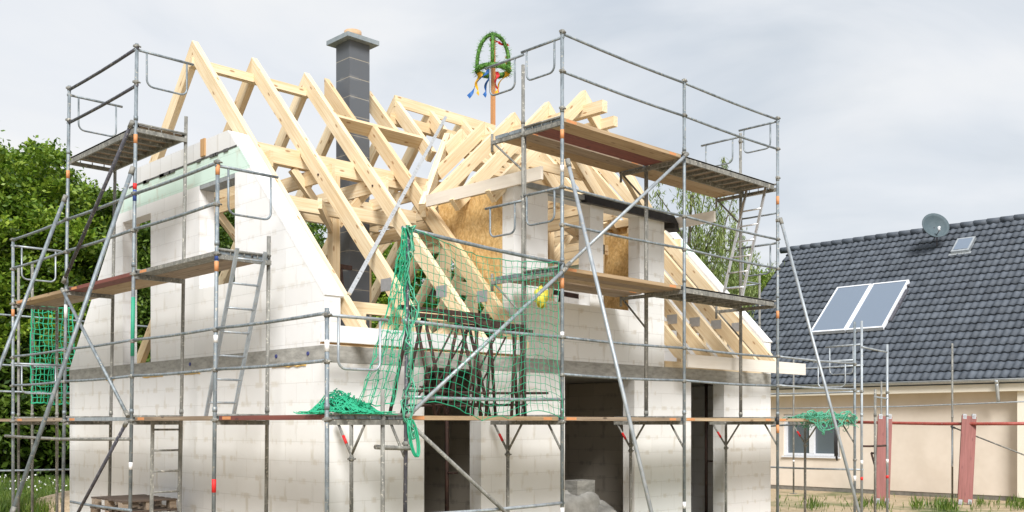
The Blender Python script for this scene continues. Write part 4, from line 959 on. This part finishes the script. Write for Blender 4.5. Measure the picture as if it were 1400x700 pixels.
def redboard(pxb, db, pxt, width, label):
    b_ = gp(pxb, db); n_ = V((-BU, -AU, 0)) ; rgt = V((AU, -BU, 0)); t_ = gp(pxt, db+.35, 2.17)
    e = empty('red_board', tuple(b_), label, 'board', 'red boards standing before the neighbour wall')
    bd = MB().beam(b_+V((0, 0, .06)), t_, width, .04, up=n_).build('plank', 'redboard', e)
    d_ = (t_-b_).normalized()
    for c_, k in ((b_+V((0, 0, .06)), 1), (t_, -1)):
        mb = MB()
        for sg in (-1, 1): mb.beam(c_+rgt*sg*width*.32-d_*.05*k, c_+rgt*sg*width*.32+d_*.07*k, .09, .05, up=n_); mb.tube(c_+rgt*sg*width*.32-n_*.04, c_+rgt*sg*width*.32+n_*.04, .035, 8)
        mb.build('end_fitting', 'plate', e)
redboard(1319, 24.6, 1325, .36, 'red wooden board leaning upright beside the tall thin post at far right')
redboard(1206, 25.0, 1210, .36, 'red wooden board leaning upright between the shell scaffold and the beige wall')
# a dark bracket on the wall
q = hit(1196, 632, (19.0, 0, 0), (1, 0, 0)); tag(MB().tube(q+V((0, .1, .25)), q+V((0, -.05, -.25)), .03, 6).tube(q+V((0, .1, .25)), q+V((0, -.2, .22)), .03, 6).tube(q+V((0, -.2, .22)), q+V((0, -.05, -.25)), .03, 6).tube(q+V((0, -.05, -.25)), V((q.x, q.y-.05, 0)), .02, 6).build('trestle_frame', 'rust'), 'dark triangular steel frame standing beside the left red board', 'frame')
# hanging dark glove / cable bunch under the net
q = V((10.0, -1.55, 1.55)); mb = MB()
for k in range(7): mb.path([q+V((random.uniform(-.03, .03), 0, .5)), q+V((random.uniform(-.06, .06), .02, .2)), q+V((random.uniform(-.08, .05), 0, -.15-.1*random.random()))], .014, 5)
tag(mb.build('cable_bundle', 'felt'), 'dark cable bundle hanging below the pale green net', 'cable')

# ================================================================== SITE CLUTTER
def pallet(x, y, z, rz, label):
    e = empty('pallet', (x, y, z), label, 'pallet', 'wooden pallets stacked by the gable wall'); e.rotation_euler = (0, 0, 0)
    c, s_ = math.cos(rz), math.sin(rz); P = lambda a, b, h: V((x+a*c-b*s_, y+a*s_+b*c, z+h))
    for i in range(6): MB().beam(P(-.4, -.55+.22*i, .13), P(.4, -.55+.22*i, .13), .12, .022).build('top_board', 'plankdark', e)
    for k in (-.35, 0, .35):
        MB().beam(P(k, -.6, .011), P(k, .6, .011), .1, .022).build('bottom_board', 'plank', e)
        for j in (-.52, 0, .52): MB().beam(P(k-.05, j, .07), P(k+.05, j, .07), .13, .094).build('block', 'plank', e)
nm = ['topmost weathered pallet of the stack at the foot of the gable wall', 'second pallet from the top of the stack by the gable wall', 'third pallet from the top of the stack by the gable wall', 'fourth pallet from the top of the stack by the gable wall', 'fifth pallet from the top of the stack by the gable wall', 'lowest pallet of the stack by the gable wall']
for i in range(6): pallet(-.62, 4.05, .02+.145*(5-i), .04*(i % 3-1), nm[i])

# ================================================================== TREES AND PLANTS
def leafmat(name, c1, c2, c3):
    m, nt, b = newmat(name); g = nt.nodes.new('ShaderNodeNewGeometry')
    r = ramp(nt, g.outputs['Random Per Island'], [(0, c1), (.55, c2), (1, c3)])
    n = N(nt, 'ShaderNodeTexNoise', Scale=.8, Detail=3); lk(nt, coords(nt), n.inputs['Vector']); r2 = ramp(nt, n.outputs[0], [(.35, (.65, .7, .6)), (.65, (1.15, 1.1, 1))])
    c = mixc(nt, 1.0, r.outputs[0], r2.outputs[0], 'MULTIPLY'); lk(nt, c, b.inputs['Base Color']); b.inputs['Roughness'].default_value = .5
    t = nt.nodes.new('ShaderNodeBsdfTranslucent'); lk(nt, c, t.inputs[0]); mx = nt.nodes.new('ShaderNodeMixShader'); mx.inputs[0].default_value = .35
    lk(nt, b.outputs[0], mx.inputs[1]); lk(nt, t.outputs[0], mx.inputs[2]); lk(nt, mx.outputs[0], nt.nodes['Material Output'].inputs[0]); return m
M['leaf'] = leafmat('leaf_green', (.05, .12, .010), (.18, .30, .025), (.34, .45, .06)); M['leafdark'] = leafmat('leaf_dark', (.025, .065, .008), (.085, .155, .018), (.17, .26, .04)); M['willow'] = leafmat('leaf_willow', (.14, .20, .05), (.28, .36, .12), (.42, .50, .22))
M['bark'] = simple('bark', (.05, .04, .03), (.14, .11, .08), .9, nscale=6, scale=(1, 1, .2))
def quads_mesh(name, C, D, Sd, mat):
    # C centres, D half-length vectors, Sd half-width vectors -> pointed leaf quads
    n_ = len(C); v = np.empty((n_, 4, 3)); v[:, 0] = C-D; v[:, 1] = C+Sd; v[:, 2] = C+D; v[:, 3] = C-Sd
    me = bpy.data.meshes.new(name); me.vertices.add(n_*4); me.vertices.foreach_set('co', v.ravel()); me.loops.add(n_*4); me.loops.foreach_set('vertex_index', np.arange(n_*4)); me.polygons.add(n_)
    me.polygons.foreach_set('loop_start', np.arange(n_)*4); me.polygons.foreach_set('loop_total', np.full(n_, 4)); me.update(calc_edges=True); me.materials.append(M[mat]); return me
def crown(n_cl, per, rad, zc, rz, leaf, seed, weep=False, clr=.55):
    g = np.random.default_rng(seed); C = []; cl = []
    for i in range(n_cl):
        while True:
            p = g.uniform(-1, 1, 3)
            q = np.linalg.norm(p)
            if .35 < q < 1: break
        lob = min(1.15, 1+.16*math.sin(p[0]*5+seed)+.13*math.sin(p[1]*6+seed*2)+.10*math.sin(p[2]*8+seed))
        cl.append((p[0]*rad*lob, p[1]*rad*lob, zc+p[2]*rz*lob))
    pts = []
    for c in cl:
        s_ = g.uniform(.5, 1.2)*clr; k = int(per*g.uniform(.5, 1.4)); d = g.normal(0, 1, (k, 3))*np.array([s_, s_, s_*.55])*.55
        if weep: d[:, 2] = -np.abs(g.normal(0, 1.1, k)); d[:, :2] *= .35
        pts.append(np.array(c)+d)
    P = np.concatenate(pts); n_ = len(P); nrm = g.normal(0, 1, (n_, 3)); nrm[:, 2] = np.abs(nrm[:, 2])+.3; nrm /= np.linalg.norm(nrm, axis=1)[:, None]
    a = g.normal(0, 1, (n_, 3)); 
    if weep: a = a*.3+np.array([0, 0, -1.5])
    a -= nrm*(a*nrm).sum(1)[:, None]; a /= np.linalg.norm(a, axis=1)[:, None]; b_ = np.cross(nrm, a); L_ = leaf*g.uniform(.6, 1.3, n_)[:, None]
    return P, a*L_, b_*L_*(.18 if weep else .55), cl
def tree(name, proto_args, mat, trunk_h, trunk_r):
    P, D, Sd, cl = crown(*proto_args['a'], **proto_args.get('k', {}))
    cm = quads_mesh('crown', P, D, Sd, mat)
    tm = MB(); tm.path([(0, 0, -.1), (.08, .05, trunk_h*.4), (-.05, .1, trunk_h*.75), (.03, 0, trunk_h)], trunk_r, 10, 0, True, trunk_r*.35)
    g = random.Random(3)
    for c in g.sample(cl, min(34, len(cl))):
        z0 = g.uniform(.35, .95)*trunk_h; c = V(c); s0 = V((0, .05, min(z0, c.z-.3))); mid = s0.lerp(c, .5)+V((g.uniform(-.2, .2), g.uniform(-.2, .2), .25)); tm.path([s0, mid, c], trunk_r*.28, 6, 0, False, .015)
    return cm, tm
protos = {}
for nm_, args, mat, th, tr in (('maple_tree', dict(a=(280, 330, 3.0, 6.4, 3.6, .085, 1)), 'leaf', 9.2, .22), ('oak_tree', dict(a=(280, 320, 3.3, 5.6, 4.0, .085, 2)), 'leafdark', 8.6, .26), ('linden_tree', dict(a=(270, 320, 2.8, 6.0, 4.1, .082, 5)), 'leaf', 9, .2), ('willow_tree', dict(a=(150, 150, 1.9, 6.4, 3.0, .10, 8), k=dict(weep=True)), 'willow', 8.4, .09), ('hazel_shrub', dict(a=(110, 260, 2.2, 1.9, 1.7, .085, 9), k=dict(clr=.5)), 'leafdark', 2.6, .09)):
    cm, tm = tree(nm_, args, mat, th, tr); tmo = tm.build('trunk', 'bark'); protos[nm_] = (cm, tmo.data); bpy.data.objects.remove(tmo)
def plant_tree(kind, px, d, sc, rz, label, group, sz=1.0):
    e = empty(kind, tuple(from_cam(px, d)), label, 'tree' if 'shrub' not in kind else 'shrub', group); e.scale = (sc, sc, sc*sz); e.rotation_euler = (0, 0, rz)
    for n_, me in (('crown', protos[kind][0]), ('trunk', protos[kind][1])):
        o = bpy.data.objects.new(n_, me); col.objects.link(o); o.parent = e
GL = 'trees at the edge of the meadow'
tl = [('linden_tree', -30, 30, 1.04, .3, 'bright green broadleaf tree at the left picture edge'), ('maple_tree', 45, 33, 1.07, 1.2, 'tall bright green tree behind the left end of the gable scaffold'), ('oak_tree', 110, 34, 1.0, 2.2, 'dark green tree behind the sloping left edge of the gable'),
      ('linden_tree', 150, 37, 1.10, 3.3, 'green tree behind the left gable window opening'), ('oak_tree', 225, 36, 1.02, .7, 'dark tree just right of the left gable window, mostly hidden by the wall'), ('maple_tree', 300, 38, 1.04, 4.2, 'green tree seen through the right gable window opening'),
      ('oak_tree', 395, 38, 1.0, 5.2, 'dark tree seen through the rafters left of the chimney'), ('linden_tree', 500, 40, .95, 1.9, 'green tree seen through the rafters right of the chimney'), ('oak_tree', 590, 40, .93, 2.9, 'dark tree seen through the rafters behind the green net'), ('maple_tree', 690, 42, .90, .9, 'green tree behind the feet of the rafters left of the dormer'), ('oak_tree', 775, 42, .88, 3.9, 'dark tree seen through the left dormer window')]
for k_, px, d, sc, rz, lb in tl: plant_tree(k_, px, d, sc, rz, lb, GL)
GW = 'feathery trees behind the right roof end'
plant_tree('willow_tree', 945, 33, 1.13, 0, 'feathery pale green tree behind the right end of the scaffold', GW); plant_tree('willow_tree', 1000, 36, 1.0, 2, 'second feathery tree, seen behind the white ladder', GW, 1.0)
plant_tree('linden_tree', 1030, 50, .98, 1, 'low bright green tree beside the verge of the tiled roof', GL)
GS = 'dark bushes below the trees'
for px, d, sc, rz, lb in ((-20, 31, 1.3, 0, 'dark bush at the left picture edge behind the scaffold feet'), (35, 30, 1.3, 1, 'dark bush left of the rear green net'), (85, 31.5, 1.35, 2, 'dark bush below the left corner of the shell'), (140, 33, 1.3, 3, 'dark bush hidden behind the gable wall, left part'), (5, 33, 1.7, 4, 'tall dark bush behind the raking tube at far left'), (65, 34, 1.8, 5, 'tall dark bush behind the rear green net')): plant_tree('hazel_shrub', px, d, sc, rz, lb, GS)
# distant hedge mass, dark understorey
def scatter_blades(name, pts, h, w_, mat, label, seed, n_per=1):
    g = np.random.default_rng(seed); n_ = len(pts); tilt = g.normal(0, .28, (n_, 3)); tilt[:, 2] = 1; hh_ = h*g.uniform(.5, 1.3, n_)[:, None]; C = np.array(pts)+tilt*hh_*.5; a = g.uniform(0, 6.28, n_); Sd = np.stack([np.cos(a), np.sin(a), a*0], 1)*w_
    o = bpy.data.objects.new(name, quads_mesh(name, C, tilt*hh_*.5, Sd, mat)); col.objects.link(o); tag(o, label, 'grass', kind='stuff'); return o
M['grass'] = leafmat('grass_blade', (.05, .11, .015), (.12, .20, .03), (.24, .30, .07))
g = np.random.default_rng(4)
pts = []
for i in range(42000):
    px = g.uniform(-60, 175); d = g.uniform(17.5, 31); p = from_cam(px, d); 
    if p.x > -1.6 and p.y < 9.9: continue
    pts.append((p.x, p.y, 0))
scatter_blades('meadow_grass', pts, .42, .014, 'grass', 'tall green meadow grass at the left behind the scaffold', 1)
pts = []
for i in range(60):
    px = g.choice([1110, 1205, 1255, 1283, 1290, 1345, 1380, 1185, 1300, 1395])+g.normal(0, 7); d = g.uniform(22.4, 24.2); p = from_cam(px, d)
    for k in range(9): pts.append((p.x+g.normal(0, .06), p.y+g.normal(0, .06), 0))
scatter_blades('weeds', pts, .28, .012, 'grass', 'low green weeds on the sandy ground at lower right', 2)
pts = [(lambda p: (p.x, p.y, 0))(from_cam(g.uniform(1060, 1410), g.uniform(22, 27))) for i in range(260)]
scatter_blades('sparse_grass', pts, .14, .01, 'grass', 'sparse grass tufts on the sand before the beige house', 3)
M['petal'] = flat('white_petal', (.85, .85, .82))
pts = [np.array(from_cam(g.uniform(-10, 92), g.uniform(22.5, 28), g.uniform(.32, .62))) for i in range(100)]
C = np.array(pts); n_ = len(C); a = g.normal(0, 1, (n_, 3)); a /= np.linalg.norm(a, axis=1)[:, None]; b_ = np.cross(a, g.normal(0, 1, (n_, 3))); b_ /= np.linalg.norm(b_, axis=1)[:, None]
o = bpy.data.objects.new('meadow_flowers', quads_mesh('meadow_flowers', C, a*.028, b_*.024, 'petal')); col.objects.link(o); tag(o, 'small white flowers in the meadow grass', 'flowers', kind='stuff')
# sand heap
M['sand'] = simple('sand', (.36, .27, .17), (.55, .44, .30), .95, nscale=9)
random.seed(2); hp = from_cam(112, 21.0)
mb = MB().sphere((hp.x, hp.y, -.1), 1.3, 1.6, .68, 26, 14, 0, .04); tag(mb.build('sand_heap', 'sand'), 'low heap of sandy earth behind the left corner of the shell', 'sand heap')
S.render.resolution_x = 1024; S.render.resolution_y = 512
